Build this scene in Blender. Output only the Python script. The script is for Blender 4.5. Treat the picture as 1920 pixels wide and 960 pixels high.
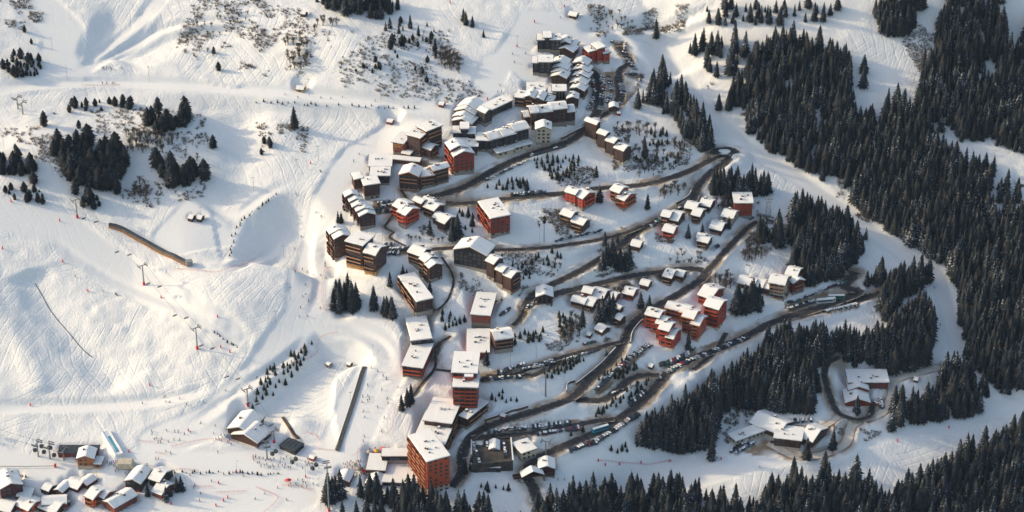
import bpy, bmesh, math, random
import numpy as np
random.seed(7); RNG = np.random.default_rng(11)
scene = bpy.context.scene
for o in list(bpy.data.objects): bpy.data.objects.remove(o)
R = math.radians
# ------------------------------------------------------------------ camera
D, DEP, FPX = 1600.0, R(30.0), 4480.0
CAM = np.array([0.0, -D*math.cos(DEP), D*math.sin(DEP)])
cd = bpy.data.cameras.new('camera'); cam = bpy.data.objects.new('camera', cd)
scene.collection.objects.link(cam); scene.camera = cam
cam.location = CAM; cam.rotation_euler = (math.pi/2-DEP, 0, 0)
cd.sensor_width = 36; cd.lens = 36*FPX/1920; cd.clip_start = 10; cd.clip_end = 9000
# ------------------------------------------------------------------ world, sun, exposure
SUN_EL, SUN_AZ = R(23), math.atan2(0.22, -0.97)       # direction towards the sun, angle from +x
w = bpy.data.worlds.new('World'); scene.world = w; w.use_nodes = True
nt = w.node_tree; sky = nt.nodes.new('ShaderNodeTexSky'); sky.sky_type = 'NISHITA'
sky.sun_disc = False; sky.sun_elevation = SUN_EL; sky.sun_rotation = math.pi/2-SUN_AZ
sky.altitude = 0; sky.air_density = 1.1; sky.dust_density = 2.6; sky.ozone_density = 0.5
bg = nt.nodes['Background']; bg.inputs[1].default_value = 0.15
nt.links.new(sky.outputs[0], bg.inputs[0])
sl = bpy.data.lights.new('sun', 'SUN'); sl.energy = 2.1; sl.angle = R(2.2); sl.color = (1.0, 0.81, 0.52)
sun = bpy.data.objects.new('sun', sl); scene.collection.objects.link(sun)
sd = np.array([math.cos(SUN_AZ)*math.cos(SUN_EL), math.sin(SUN_AZ)*math.cos(SUN_EL), math.sin(SUN_EL)])
from mathutils import Vector, Matrix
sun.rotation_euler = Vector(sd).to_track_quat('Z', 'Y').to_euler(); sun.location = (-400, 100, 400)
scene.view_settings.view_transform = 'Standard'; scene.view_settings.look = 'None'
scene.view_settings.exposure = 0.58; scene.view_settings.gamma = 1
scene.render.engine = 'CYCLES'
COL = scene.collection
# ------------------------------------------------------------------ helpers: projection and terrain sampling
SD, CD = math.sin(DEP), math.cos(DEP)
def project(x, y, z):
    dx, dy, dz = x-CAM[0], y-CAM[1], z-CAM[2]
    depth = dy*CD - dz*SD
    up = dy*SD + dz*CD
    return 960+FPX*dx/depth, 480-FPX*up/depth, depth
def ray(px, py):
    a = (np.asarray(px, float)-960)/FPX; b = (480-np.asarray(py, float))/FPX
    return np.stack([a, CD+b*SD, -SD+b*CD], -1)
fx = np.arange(-450, 451, 1.5); fy = np.arange(-285, 451, 1.5)
outx = 450+np.cumsum(6*1.45**np.arange(12)); outy = 285+np.cumsum(6*1.4**np.arange(11))
outy2 = 450+np.cumsum(6*1.45**np.arange(11))
XS = np.concatenate([-outx[::-1], fx, outx]); YS = np.concatenate([-outy[::-1], fy, outy2])
NX, NY = len(XS), len(YS)
GX, GY = np.meshgrid(XS, YS)
def sample(H, x, y):
    i = np.clip(np.interp(x, XS, np.arange(NX)), 0, NX-1.001); j = np.clip(np.interp(y, YS, np.arange(NY)), 0, NY-1.001)
    i0 = i.astype(int); j0 = j.astype(int); a = i-i0; b = j-j0
    return (H[j0, i0]*(1-a)+H[j0, i0+1]*a)*(1-b)+(H[j0+1, i0]*(1-a)+H[j0+1, i0+1]*a)*b
def cast(H, px, py):
    px = np.atleast_1d(np.asarray(px, float)); py = np.atleast_1d(np.asarray(py, float))
    out = np.zeros((len(px), 3)); ts = np.arange(1280, 2250, 2.0)
    for k in range(0, len(px), 1500):
        d = ray(px[k:k+1500], py[k:k+1500])
        P = CAM+d[:, None, :]*ts[None, :, None]
        below = P[..., 2] < sample(H, P[..., 0].ravel(), P[..., 1].ravel()).reshape(P.shape[:2])
        idx = np.argmax(below, 1); idx[~below.any(1)] = len(ts)-1
        lo = ts[np.maximum(idx-1, 0)]; hi = ts[idx]
        for _ in range(12):
            m = (lo+hi)/2; q = CAM+d*m[:, None]
            bl = q[:, 2] < sample(H, q[:, 0], q[:, 1]); hi = np.where(bl, m, hi); lo = np.where(bl, lo, m)
        out[k:k+1500] = CAM+d*hi[:, None]
    return out
def smooth(a, b, x):
    t = np.clip((x-a)/(b-a), 0, 1); return t*t*(3-2*t)
def vnoise(x, y, scale, seed):
    g = np.random.default_rng(seed).random((256, 256)); u = x/scale+1000; v = y/scale+1000
    iu = np.floor(u).astype(int); iv = np.floor(v).astype(int); a = u-iu; b = v-iv
    a = a*a*(3-2*a); b = b*b*(3-2*b); f = lambda p, q: g[q % 256, p % 256]
    return (f(iu, iv)*(1-a)+f(iu+1, iv)*a)*(1-b)+(f(iu, iv+1)*(1-a)+f(iu+1, iv+1)*a)*b-0.5
KY = 1.35
def sdist(u, v, poly):
    """distance to a polyline (pixel units, v stretched) and sign of the side"""
    best = np.full(u.shape, 1e9); sgn = np.ones(u.shape); tt = np.zeros(u.shape); n = len(poly)-1
    for k in range(n):
        ax, ay = poly[k]; bx, by = poly[k+1]; ay *= KY; by *= KY
        dx, dy = bx-ax, by-ay; t = np.clip(((u-ax)*dx+(v*KY-ay)*dy)/(dx*dx+dy*dy), 0, 1)
        d = np.hypot(u-ax-t*dx, v*KY-ay-t*dy); m = d < best
        best = np.where(m, d, best); sgn = np.where(m, np.sign(dx*(v*KY-ay)-dy*(u-ax)), sgn); tt = np.where(m, (k+t)/n, tt)
    return best, sgn, tt
def inpoly(px, py, poly):
    c = np.zeros(np.shape(px), bool); n = len(poly)
    for i in range(n):
        x1, y1 = poly[i]; x2, y2 = poly[(i+1) % n]
        if y1 == y2: continue
        c ^= ((y1 > py) != (y2 > py)) & (px < (x2-x1)*(py-y1)/(y2-y1)+x1)
    return c
# ------------------------------------------------------------------ terrain
BASE = GY*math.tan(R(15))
BASE = np.where(GY > 520, 520*math.tan(R(15))+(GY-520)*0.1, BASE)
GULLY = [(1150, -60), (1215, 40), (1265, 120), (1315, 200), (1400, 275), (1500, 335), (1600, 405), (1680, 465), (1760, 515), (1782, 600), (1800, 660), (1870, 740), (1990, 800)]
def big(u, v):
    u = np.clip(u, -250, 2250); v = np.clip(v, -300, 1300)
    r = -0.16*np.log1p(np.exp((u-930)/45))*45/2.8*smooth(-200, 150, v)
    d, s, t = sdist(u, v, GULLY); far = np.where(s < 0, d, 0)
    r += 0.40*np.maximum(far-12, 0)/2.8*np.exp(-far/900)
    r += 0.10*np.maximum(250-u, 0)/2.8*smooth(900, 500, v)
    return r
H = BASE.copy()
for _ in range(9):
    U, V, _d = project(GX, GY, H); H = 0.4*H+0.6*(BASE+big(U, V))
U, V, _d = project(GX, GY, H)
U = np.clip(U, -400, 2400); V = np.clip(V, -400, 1400)
def bank(poly, low, w, h, L):
    global F
    d, s, t = sdist(U, V, poly)
    _, s0, _ = sdist(np.array([float(low[0])]), np.array([float(low[1])]), poly)
    d = np.where(s == s0[0], d, 0); fade = smooth(0, .25, t)*smooth(1, .8, t)
    F -= h*smooth(0, w, d)*(1-smooth(w, w+L, d))*fade
def gully(poly, wd, dep):
    global F
    d, s, t = sdist(U, V, poly); F -= dep*np.exp(-(d/wd)**2)*smooth(0, .1, t)*smooth(1, .9, t)
def mound(cx, cy, rx, ry, h):
    global F
    F += h*np.exp(-((U-cx)/rx)**2-((V-cy)/ry)**2)
F = np.zeros_like(H)
bank([(575, 335), (510, 362), (455, 405), (430, 465), (424, 500)], (520, 450), 60, 11, 320)
bank([(330, 506), (420, 510), (480, 492), (525, 483), (548, 505), (550, 560)], (600, 560), 40, 4, 160)
mound(420, 585, 130, 80, 9)
bank([(735, 690), (712, 650), (660, 626), (590, 622), (525, 675), (465, 735), (380, 800)], (610, 700), 50, 8, 200)
mound(560, 790, 34, 22, 5)
bank([(195, -15), (165, 40), (143, 80), (138, 100), (155, 138)], (190, 70), 40, 5.5, 120)
bank([(310, 15), (262, 48), (215, 78), (190, 100)], (270, 80), 22, 3.5, 80)
bank([(205, 110), (300, 62), (360, 45), (480, 38)], (330, 90), 16, 2.5, 60)
gully([(50, 505), (66, 530), (95, 580), (140, 640), (185, 680), (235, 735)], 38, 4.2)
gully([(-60, 520), (10, 610), (65, 700), (80, 740)], 30, -2.5)
mound(300, 262, 130, 60, 10); mound(95, 290, 90, 60, 9); mound(520, 235, 60, 45, 5)
gully([(440, 200), (455, 280), (440, 350), (390, 400)], 45, 4)
bank([(240, 172), (480, 184), (650, 195), (810, 215)], (600, 240), 30, 6, 150)
mound(600, 90, 120, 60, 7); mound(700, 130, 90, 50, 7)
bank([(1150, 60), (1190, 88), (1215, 125), (1240, 160)], (1235, 110), 50, 6, 90)
bank([(1480, 612), (1330, 685), (1262, 735), (1120, 850), (1040, 880)], (1350, 800), 75, 12, 220)
bank([(1090, 75), (1075, 45), (1100, 20), (1160, 10)], (1120, 80), 40, 5, 60)
mound(1290, 730, 22, 16, 4); mound(215, 865, 14, 22, 2.5)
bank([(620, 500), (612, 530), (612, 570), (622, 600), (655, 612)], (650, 555), 26, 3, 60)
rough0 = np.ones_like(H)
PISTES = [([(840, 205), (760, 235), (680, 290), (620, 390), (585, 500), (575, 600), (500, 700), (400, 790), (300, 830)], 42),
          ([(250, 880), (450, 880), (640, 850), (680, 760), (725, 680), (690, 640), (600, 610)], 48), ([(0, 165), (150, 150), (300, 160), (560, 180), (840, 215)], 16),
          ([(60, 0), (120, 60), (110, 140)], 40), ([(300, 0), (230, 80), (150, 140)], 12), ([(0, 400), (120, 430), (300, 560), (420, 640)], 40),
          ([(380, 400), (330, 450), (430, 420)], 45), ([(0, 765), (180, 765), (330, 750)], 12), (GULLY[1:11], 15), ([(1000, 130), (960, 100), (1000, 40), (1120, 60), (1240, 105)], 30),
          ([(1920, 755), (1700, 800), (1500, 850), (1300, 880), (1080, 870)], 24), ([(930, 120), (900, 190)], 30), ([(0, 870), (300, 930), (560, 930)], 40), ([(1340,30),(1240,100)],14)]
for pl, hw in PISTES:
    d, s, t = sdist(U, V, pl); rough0 = np.minimum(rough0, smooth(hw*.92, hw*.92+7, d))
inner = (np.abs(GX) < 520) & (GY > -330) & (GY < 520)
N = 2.6*vnoise(GX, GY, 95, 1)+1.3*vnoise(GX, GY, 42, 2)*(0.35+.65*rough0)+.6*rough0
N += rough0*(0.8*vnoise(GX, GY, 17, 3)+0.5*vnoise(GX, GY, 7.5, 4)+0.45*vnoise(GX*.8+GY*.3, GY*.8, 4.0, 5))
MOG = inpoly(U, V, [(130, 540), (330, 540), (480, 640), (470, 720), (330, 745), (180, 660)])
N += np.where(MOG, 1.0*vnoise(GX, GY, 5.5, 6), 0)
H = H+(F+N)*np.where(inner, 1, .3)
H0 = H.copy()
# ------------------------------------------------------------------ roads: centre lines in the terrain, then cut into it
ROADS = [('main_road', 7.5, [(846, 915), (866, 885), (866, 855), (884, 818), (922, 796), (980, 777), (1040, 758), (1078, 742), (1108, 708), (1148, 676), (1168, 642), (1186, 608), (1230, 574), (1290, 541), (1322, 517), (1315, 505), (1286, 503), (1240, 509), (1180, 518), (1100, 537), (1036, 552), (1002, 566)]),
 ('lower_road', 7.5, [(1008, 942), (998, 910), (986, 888), (996, 868), (1028, 849), (1080, 827), (1128, 806), (1166, 782), (1206, 752), (1238, 716), (1262, 690), (1320, 664), (1400, 630), (1450, 604), (1510, 588), (1570, 573), (1620, 558), (1652, 549)]),
 ('link_road', 7, [(1236, 705), (1210, 702), (1178, 712), (1156, 734), (1128, 751), (1080, 748)]),
 ('upper_road', 7, [(985, 578), (992, 562), (1008, 545), (1042, 530), (1080, 512), (1122, 488), (1162, 463), (1200, 431), (1250, 405), (1296, 378), (1308, 350), (1332, 325), (1362, 303), (1362, 290), (1335, 297), (1298, 318), (1250, 336), (1200, 346), (1120, 353), (1050, 363), (960, 371), (880, 381), (836, 381)]),
 ('chalet_road', 5.5, [(1322, 512), (1340, 492), (1368, 462), (1398, 430), (1420, 414)]),
 ('terrace_road', 5, [(1206, 424), (1160, 440), (1090, 455), (1010, 465), (930, 468), (870, 463), (800, 468), (775, 462)]),
 ('village_road', 8, [(790, 372), (838, 363), (880, 346), (925, 320), (965, 300), (1010, 284), (1060, 268), (1086, 252), (1102, 236), (1118, 214), (1123, 190), (1122, 165), (1116, 140), (1100, 128)]),
 ('village_road', 6, [(1118, 222), (1150, 205), (1160, 180), (1158, 155), (1163, 130), (1180, 118), (1170, 100), (1160, 84)]),
 ('footpath', 1.9, [(770, 340), (752, 352), (760, 372), (745, 385), (732, 410), (722, 426), (738, 436), (730, 445), (760, 462)]),
 ('parking_road', 5, [(1162, 641), (1128, 650), (1060, 668), (1000, 688), (962, 704), (912, 704)]),
 ('parking_road', 4.5, [(1058, 669), (1040, 684), (1000, 704), (972, 700)]),
 ('parking_road', 6, [(884, 822), (935, 818), (1000, 811), (1060, 801), (1110, 791), (1150, 786)]),
 ('service_road', 5, [(1575, 668), (1552, 680), (1546, 700), (1552, 730), (1564, 762), (1580, 780), (1612, 789), (1632, 780), (1634, 755)]),
 ('footpath', 1.9, [(908, 448), (885, 462)]), ('footpath', 1.8, [(802, 552), (815, 585), (840, 560), (850, 520), (828, 480)]),
 ('footpath', 2.2, [(845, 628), (818, 650), (815, 690), (790, 720), (775, 745)]), ('footpath', 2.5, [(815, 692), (850, 697)]),
 ('side_road', 4, [(962, 612), (978, 594), (987, 574)]), ('side_road', 4, [(1300, 695), (1340, 660), (1362, 622)]),
 ('parking_road', 9, [(1470, 596), (1520, 582), (1570, 565), (1610, 548), (1585, 538), (1604, 508)]),
 ('turning_circle', 9, [(1338, 290), (1345, 280), (1368, 280), (1378, 290)])]
SNOWROADS = [('snow_track', 6, [(1440, 830), (1500, 858), (1580, 838), (1600, 795), (1650, 778), (1672, 745), (1678, 712), (1720, 700), (1762, 688)]), ('snow_track', 4, [(1575, 778), (1545, 800), (1490, 806)])]
def spline(P, step):
    P = np.asarray(P, float); Q = np.vstack([2*P[0]-P[1], P, 2*P[-1]-P[-2]]); out = []
    for i in range(1, len(Q)-2):
        n = max(2, int(np.linalg.norm(Q[i+1]-Q[i])/step)); t = np.linspace(0, 1, n, endpoint=False)[:, None]
        a, b, c, d = Q[i-1], Q[i], Q[i+1], Q[i+2]
        out.append(.5*((2*b)+(-a+c)*t+(2*a-5*b+4*c-d)*t*t+(-a+3*b-3*c+d)*t**3))
    return np.vstack(out+[Q[-2][None]])
def hsm(z, k):
    zz = np.pad(z, k, mode='edge'); return np.convolve(zz, np.ones(2*k+1)/(2*k+1), 'valid')
RD = []; dist = np.full(H.shape, 1e9); rz = np.zeros_like(H); rhw = np.zeros_like(H)
for k, (nm, wid, pts) in enumerate(ROADS+SNOWROADS):
    px = np.array(pts, float); S = spline(cast(H0, px[:, 0], px[:, 1])[:, :2], 2.0)
    z = hsm(sample(H0, S[:, 0], S[:, 1]), 7); RD.append((nm, wid/2, np.column_stack([S, z]), k >= len(ROADS)))
    for (x, y), zz in zip(S, z):
        i0, i1 = np.searchsorted(XS, [x-14, x+14]); j0, j1 = np.searchsorted(YS, [y-14, y+14])
        d = np.hypot(GX[j0:j1, i0:i1]-x, GY[j0:j1, i0:i1]-y)-wid/2; s = dist[j0:j1, i0:i1]; m = d < s
        s[m] = d[m]; rz[j0:j1, i0:i1][m] = zz
near = dist < 12
bl = smooth(1.2, 10, dist)
H = np.where(near, (rz-0.3)*(1-bl)+H*bl, H)
H += np.where(near, 1.7*np.exp(-((dist-2.4)/1.1)**2)*np.clip(.5+1.6*vnoise(GX, GY, 6, 21), 0, 1), 0)
CUTS = [(8, [(-20, 170), (150, 158), (300, 160), (480, 172), (640, 188), (840, 216)]), (5, [(500, 36), (370, 45), (300, 62), (205, 108), (150, 140)]), (6, [(300, -10), (262, 42), (205, 92), (150, 140)]), (7, [(-20, 766), (180, 764), (330, 750), (420, 730)]), (6, [(345, 815), (400, 775), (470, 725), (540, 680), (592, 632)]),
 (7, [(592, 622), (660, 628), (712, 655), (722, 700), (700, 770)]), (5, [(330, 503), (420, 507), (500, 488), (550, 440)]), (5, [(560, 345), (500, 368), (455, 405), (432, 460)]), (6, [(620, 395), (600, 470), (605, 540), (585, 610)]), (7, [(1130, 58), (1200, 60), (1300, 35), (1360, 10)]), (5, [(80, 440), (160, 500), (280, 560), (400, 610)]), (5, [(340, 115), (380, 118), (390, 145), (440, 160)])]
cd2 = np.full(H.shape, 1e9); cz = np.zeros_like(H); cw = np.zeros_like(H)
for wid, pts in CUTS:
    px = np.array(pts, float); S = spline(cast(H0, px[:, 0], px[:, 1])[:, :2], 2.0); z = hsm(sample(H0, S[:, 0], S[:, 1]), 9)
    for q_, ((x, y), zz) in enumerate(zip(S, z)):
        i0, i1 = np.searchsorted(XS, [x-10, x+10]); j0, j1 = np.searchsorted(YS, [y-10, y+10]); d = np.hypot(GX[j0:j1, i0:i1]-x, GY[j0:j1, i0:i1]-y)-wid/2; s = cd2[j0:j1, i0:i1]; m = d < s; s[m] = d[m]; cz[j0:j1, i0:i1][m] = zz; cw[j0:j1, i0:i1][m] = min(1, q_/14, (len(S)-1-q_)/14)
b2 = 1-(1-smooth(.3, 4.5, cd2))*smooth(0, 1, cw); H = np.where(cd2 < 5, (cz-.2)*(1-b2)+H*b2, H); rough0 = np.minimum(rough0, 1-(1-smooth(0, 1.5, cd2))*cw)
DIRT = np.clip(1-(dist-.5)/4.5, 0, 1)*np.clip(.7+1.5*vnoise(GX, GY, 14, 31)+1.0*vnoise(GX, GY, 4, 32), 0, 1)*near
LOTS = [[(1105,135),(1180,135),(1208,138),(1200,165),(1170,200),(1130,215),(1100,205),(1118,170)], [(1145,75),(1182,80),(1194,132),(1175,125),(1155,100)], [(1470,572),(1600,528),(1614,550),(1612,578),(1490,602)], [(700,375),(745,375),(745,402),(700,402)], [(700,455),(770,460),(770,480),(700,480)], [(912,800),(1090,785),(1092,806),(915,828)], [(1375,845),(1440,828),(1500,852),(1580,838),(1560,852),(1480,864)], [(900,700),(1050,670),(1062,680),(980,716),(905,720)], [(1235,690),(1300,655),(1400,622),(1410,636),(1260,706)], [(1110,735),(1215,640),(1225,650),(1125,742)], [(1160,800),(1230,730),(1240,740),(1190,785)], [(735,290),(800,300),(835,290),(830,310),(780,318)]]
U2, V2, _d = project(GX, GY, H)
for lp in LOTS: DIRT = np.where(inpoly(U2, V2, lp), np.maximum(DIRT, np.clip(.75+1.6*vnoise(GX, GY, 9, 41)+.8*vnoise(GX, GY, 3.5, 42), 0, 1)), DIRT)
# ------------------------------------------------------------------ buildings: corner pixel, wall height, face widths (px, or metres when negative), turn, roof
# (name, label, category, wall colour, accent, left face style, right face style, units)
BL = [
('apartment_block','dark timber block with three flat snowy roofs at the top of the village','building','dark','stone','w','w',[(1019,99,19,11,-9,0,'F'),(1032,99.5,23,13,-9,0,'F'),(1050,101,21,18,-9,0,'F'),(1068,100,15,17,-10,8,'B')]),
('apartment_block','pair of snow-capped gables stepping down below the topmost dark block','building','brown','stone','w','w',[(1076,99,9,14,-9,25,'B'),(1074,113,12,30,-10,25,'B')]),
('hotel','red hotel with flat snowy roofs beside the upper car park','hotel','red','stone','b','w',[(1103,124,21,9,17,65,'F'),(1120,122,24,-9,14,65,'F'),(1132,121,16,3,11,65,'F')]),
('apartment_block','dark block with pale ground floor beside the upper piste','building','dark','stone','w','w',[(1010,142,19,11,-9,0,'F'),(1035,145,23,25,-10,0,'F')]),
('terrace_row','left of the two stacked rows of snowy gables in the upper village','terraced houses','brown','stone','w','w',[(1062,138,13,27,-9,18,'B'),(1063,147,13,27,-9,18,'B'),(1062,155,13,27,-9,18,'B'),(1061,164,14,27,-9,18,'B')]),
('terrace_row','curved right row of snowy gables along the upper car park road','terraced houses','brown','stone','w','w',[(1101,139,13,27,-9,20,'B'),(1103,151,13,28,-9,20,'B'),(1103,163,14,28,-9,20,'B'),(1098,176,14,28,-9,20,'B'),(1095,188,14,26,-9,20,'B'),(1084,204,15,21,-8,3,'B')]),
('apartment_block','low block with one broad white flat roof below the stacked gables','building','brown','stone','w','w',[(1021,186,11,32,-13,0,'F')]),
('arcade_building','dark building with slender front columns in the upper village','building','dark','stone','n','w',[(1060,192,17,24,-9,0,'F'),(1040,190,12,12,-8,0,'F')]),
('apartment_block','stepped brown block with angled roofs above the long village block','building','brown','stone','b','w',[(984,203,15,19,-10,15,'F'),(1000,208,20,16,-10,15,'B'),(1018,210,18,18,-11,15,'B'),(1034,210,13,18,-11,15,'B')]),
('apartment_block','long dark block with four stepped roofs left of the roundabout','building','brown','stone','n','w',[(984,237,14,-9,12,76,'B'),(996,243,25,-11,14,76,'B'),(1009,241,24,-11,26,76,'B'),(1035,238,26,-11,28,76,'B'),(1062,234,19,-11,16,76,'B')]),
('lodge','narrow gabled lodge with cream walls on the village road','lodge','cream','stone','w','w',[(1033,274,26,28,-10,0,'B')]),
('apartment_block','stepped brown block with lit cream basements above the sapling slope','building','brown','cream','w','w',[(1100,243,8,-7,14,120,'F'),(1117,270,30,20,8,40,'A'),(1134,287,27,14,10,40,'A'),(1150,299,25,14,13,40,'A'),(1168,312,24,16,15,40,'A')]),
('terrace_row','curved cluster of snowy gables at the left end of the village','terraced houses','brown','stone','w','w',[(896,222,12,38,-12,25,'B'),(890,231,13,38,-11,25,'B'),(884,240,13,34,-11,22,'B'),(884,249,13,36,-11,22,'B')]),
('apartment_block','dark three-cube block with flat roofs under the curved gable cluster','building','dark','stone','w','w',[(864,269,16,14,-9,0,'F'),(878,270,23,14,-9,0,'F'),(890,270,16,12,-9,0,'F')]),
('apartment_block','dark tower-like block facing the snowy village square','building','dark','stone','w','w',[(910,239,22,14,12,45,'A')]),
('apartment_block','dark block with wide flat roof behind the snowy village square','building','dark','stone','w','w',[(922,222,13,18,38,46,'F')]),
('apartment_block','long dark block of stepped roofs above the row of cream shops','building','dark','stone','w','w',[(919,286,18,25,-10,2,'F'),(919,286,19,-11,25,62,'B'),(944,280,20,-11,22,62,'B'),(966,273,22,-11,25,62,'B')]),
('shop_row','low cream shops with flat snowy roofs along the village road','shops','cream','cream','w','w',[(933,299,9,16,30,62,'F'),(966,287,8,-8,31,62,'F')]),
('apartment_block','small brick-red block with flat roof left of the long village block','building','brick','stone','w','w',[(875,286,12,24,-9,2,'F'),(895,292,14,22,-10,2,'F','brown')]),
('apartment_block','brick-red gabled block on stone base above the village road','building','brick','stone','b','w',[(846,320,32,10,30,70,'A'),(852,330,30,9,37,70,'A')]),
('hotel','large stepped hotel with a yellow sign on its red wall','hotel','brown','stone','w','b',[(800,288,34,18,28,50,'F'),(757,293,19,20,14,20,'F','brick'),(788,297,31,24,12,30,'F'),(808,301,16,17,13,35,'A'),(768,300,8,14,10,25,'F','brick'),(786,312,7,50,-4,12,'F','brick')]),
('supermarket','pair of wide flat white roofs with rooftop vents beside the piste','building','dark','stone','w','w',[(733,323,9,41,-17,0,'F'),(730,348,15,35,-11,0,'F')]),
('apartment_block','dark lodge with orange roof edges beside the village road bend','building','brown','stone','b','b',[(785,361,25,36,7,12,'B'),(787,356,20,-11,28,72,'B'),(814,351,26,9,27,60,'B')]),
('apartment_block','pair of flat-roofed blocks with sunlit cream side walls by the piste','building','brown','stone','c','w',[(665,361,20,6,15,75,'F'),(684,376,23,7,28,76,'F')]),
('terrace_row','dark red row of five stepped gables beside the piste','terraced houses','plum','stone','b','w',[(649,398,24,4,24,74,'A'),(657,406,23,5,24,74,'A'),(663,414,22,5,25,74,'A'),(670,424,23,5,29,74,'A'),(676,433,23,6,28,74,'A')]),
('chalet','bright red chalet block below the small car park','chalet','red','stone','b','b',[(753,419,22,16,22,43,'A'),(761,431,23,15,24,43,'A')]),
('chalet','chalet cluster with one sunlit orange front beside the bright red chalet','chalet','brown','stone','b','w',[(790,397,13,15,10,40,'A','orange'),(806,399,11,18,16,40,'A'),(814,412,14,19,18,40,'A')]),
('chalet','dark split-roofed chalet among tall spruces','chalet','brown','stone','w','w',[(826,428,13,14,14,40,'A'),(834,438,16,14,20,40,'A')]),
('apartment_block','tall dark gabled block at the edge of the piste, leftmost of three','building','brown','stone','b','w',[(621,480,35,6,30,70,'A'),(629,492,37,10,30,70,'A')]),
('apartment_block','tall block with rows of sunlit balconies, middle of three','building','brown','gold','b','w',[(681,507,39,32,18,28,'F')]),
('apartment_block','tall balconied block with dark end wall, rightmost of three','building','brown','gold','b','w',[(705,518,33,22,18,28,'A')]),
('apartment_block','stepped brown block with three snowy gables beside the footpath','building','brown','stone','b','w',[(789,506,22,23,18,35,'A'),(798,520,24,11,22,50,'A'),(806,532,25,9,23,60,'A')]),
('apartment_block','wide dark gabled block with pale window rows','building','dark','stone','w','w',[(912,514,29,61,-14,22,'B')]),
('apartment_block','two-step block with sunlit brown fronts right of the wide dark gable','building','brown','stone','w','b',[(926,530,30,14,17,40,'A'),(942,542,27,12,14,40,'A'),(958,554,28,14,18,40,'A')]),
('apartment_block','long block with sunlit timber balconies and flat roof behind spruces','building','brown','stone','b','w',[(782,594,24,37,29,68,'F')]),
('apartment_block','red-fronted block with two flat white roofs, narrow end to the valley','building','brick','stone','w','w',[(918,612,17,34,-27,8,'F')]),
('apartment_block','dark-fronted flat block with rooftop vents, upper of two by the piste bend','building','dark','stone','w','w',[(772,653,12,-27,37,80,'F')]),
('apartment_block','half red, half balconied flat block, lower of two by the piste bend','building','brick','stone','b','w',[(792,713,20,37,-28,12,'F')]),
('apartment_block','orange-red flat-roofed block above the tall red slab','building','brick','stone','w','w',[(916,676,13,40,-27,0,'F')]),
('apartment_block','brown gabled block with balcony rows beside the orange-red block','building','brown','stone','n','b',[(929,664,23,-12,33,75,'B')]),
('apartment_block','tall red slab with flat white roofs and a red rooftop box','building','brick','stone','b','w',[(894,757,50,45,-23,3,'F'),(895,782,48,45,-17,3,'F')]),
('apartment_block','long diagonal block with white roof and dark lattice balconies','building','brown','stone','w','b',[(846,824,26,50,-25,13,'F'),(833,862,25,58,-34,13,'F'),(876,806,18,14,-22,35,'F')]),
('apartment_tower','tall orange-red tower with zigzag balconies above the bottom spruces','tower block','orangered','cream','b','w',[(802,934,61,37,41,66,'F')]),
('restaurant','flat white-roofed restaurant beside the crowded terrace','restaurant','brown','stone','w','w',[(722,889,5,36,-17,5,'F')]),
('terrace_bar','long low bar with dark shaded front above the terrace','bar','dark','stone','w','n',[(764,864,7,48,-8,0,'F')]),
('shop_row','sprawling flat white roofs at the foot of the tall tower','shops','brown','stone','w','w',[(781,914,6,64,-20,4,'F'),(716,916,5,32,-12,12,'B'),(655,913,7,25,-11,12,'B')]),
('shed','white-roofed hall with a cream right wall beside the parking deck','hall','cream','stone','n','w',[(978,866,14,17,27,62,'F')]),
('lift_station','dark red lift station with rounded snowy gable beside the lower road','lift station','plum','stone','n','w',[(1040,897,16,30,-10,0,'B')]),
('deck_house','small gabled stair house on the parking deck','stair house','cream','stone','n','n',[(936,852,8,18,-9,0,'B')]),
('deck_house','flat white-roofed house at the lower end of the parking deck','house','dark','stone','w','n',[(938,886,7,28,-10,0,'F')]),
('workshop','large depot hall of wide snowy roofs in the valley bottom','depot','brown','cream','w','w',[(1458,826,11,48,32,38,'A'),(1500,846,17,48,-14,12,'F'),(1522,845,15,20,32,36,'A'),(1379,836,8,-8,56,60,'F','cream')]),
('workshop','red depot with big white roof in the forest clearing','depot','brick','stone','w','w',[(1664,732,13,74,-14,0,'F')]),
('shed','broad gabled snow roof in front of the red forest depot','shed','brick','cream','n','n',[(1627,740,8,36,-12,0,'B'),(1630,764,8,45,-14,0,'B')]),
('chalet','brown chalet with twin snow roofs on the car-lined bend','chalet','brown','stone','b','w',[(1254,422,12,14,10,25,'A'),(1270,431,14,17,15,25,'A')]),
('chalet','small red chalet on a cream base below the twin-roofed chalet','chalet','red','cream','b','w',[(1261,451,12,18,11,25,'A')]),
('chalet','chalet cluster of small stepped roofs below the hairpin','chalet','brown','stone','b','w',[(1303,405,10,18,11,25,'A'),(1311,421,13,14,12,25,'A')]),
('chalet','dark red twin-roofed chalet uphill of the stepped chalet cluster','chalet','plum','stone','b','w',[(1330,401,11,18,12,25,'A')]),
('chalet','tan-walled chalet below the tall warehouse','chalet','cream','stone','w','w',[(1373,425,13,20,13,25,'A')]),
('chalet','dark chalet on open snow below the tan chalet','chalet','dark','stone','b','w',[(1351,444,10,20,13,25,'A')]),
('chalet','dark chalet with small annex beside the chalet road','chalet','brown','stone','b','w',[(1318,458,8,12,9,25,'A'),(1326,470,12,18,10,25,'A')]),
('warehouse','tall red-brown warehouse with big white roof and grey base','warehouse','brick','grey','n','n',[(1409,412,26,33,-14,0,'F')]),
('chalet','bright red two-part chalet below the terrace road','chalet','red','stone','w','b',[(1078,388,19,18,13,35,'A'),(1092,397,20,14,24,45,'A')]),
('chalet','orange stepped chalet with balconies right of the bright red two-part chalet','chalet','orangered','stone','b','b',[(1160,385,19,15,18,40,'A'),(1170,397,17,14,23,40,'A')]),
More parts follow.
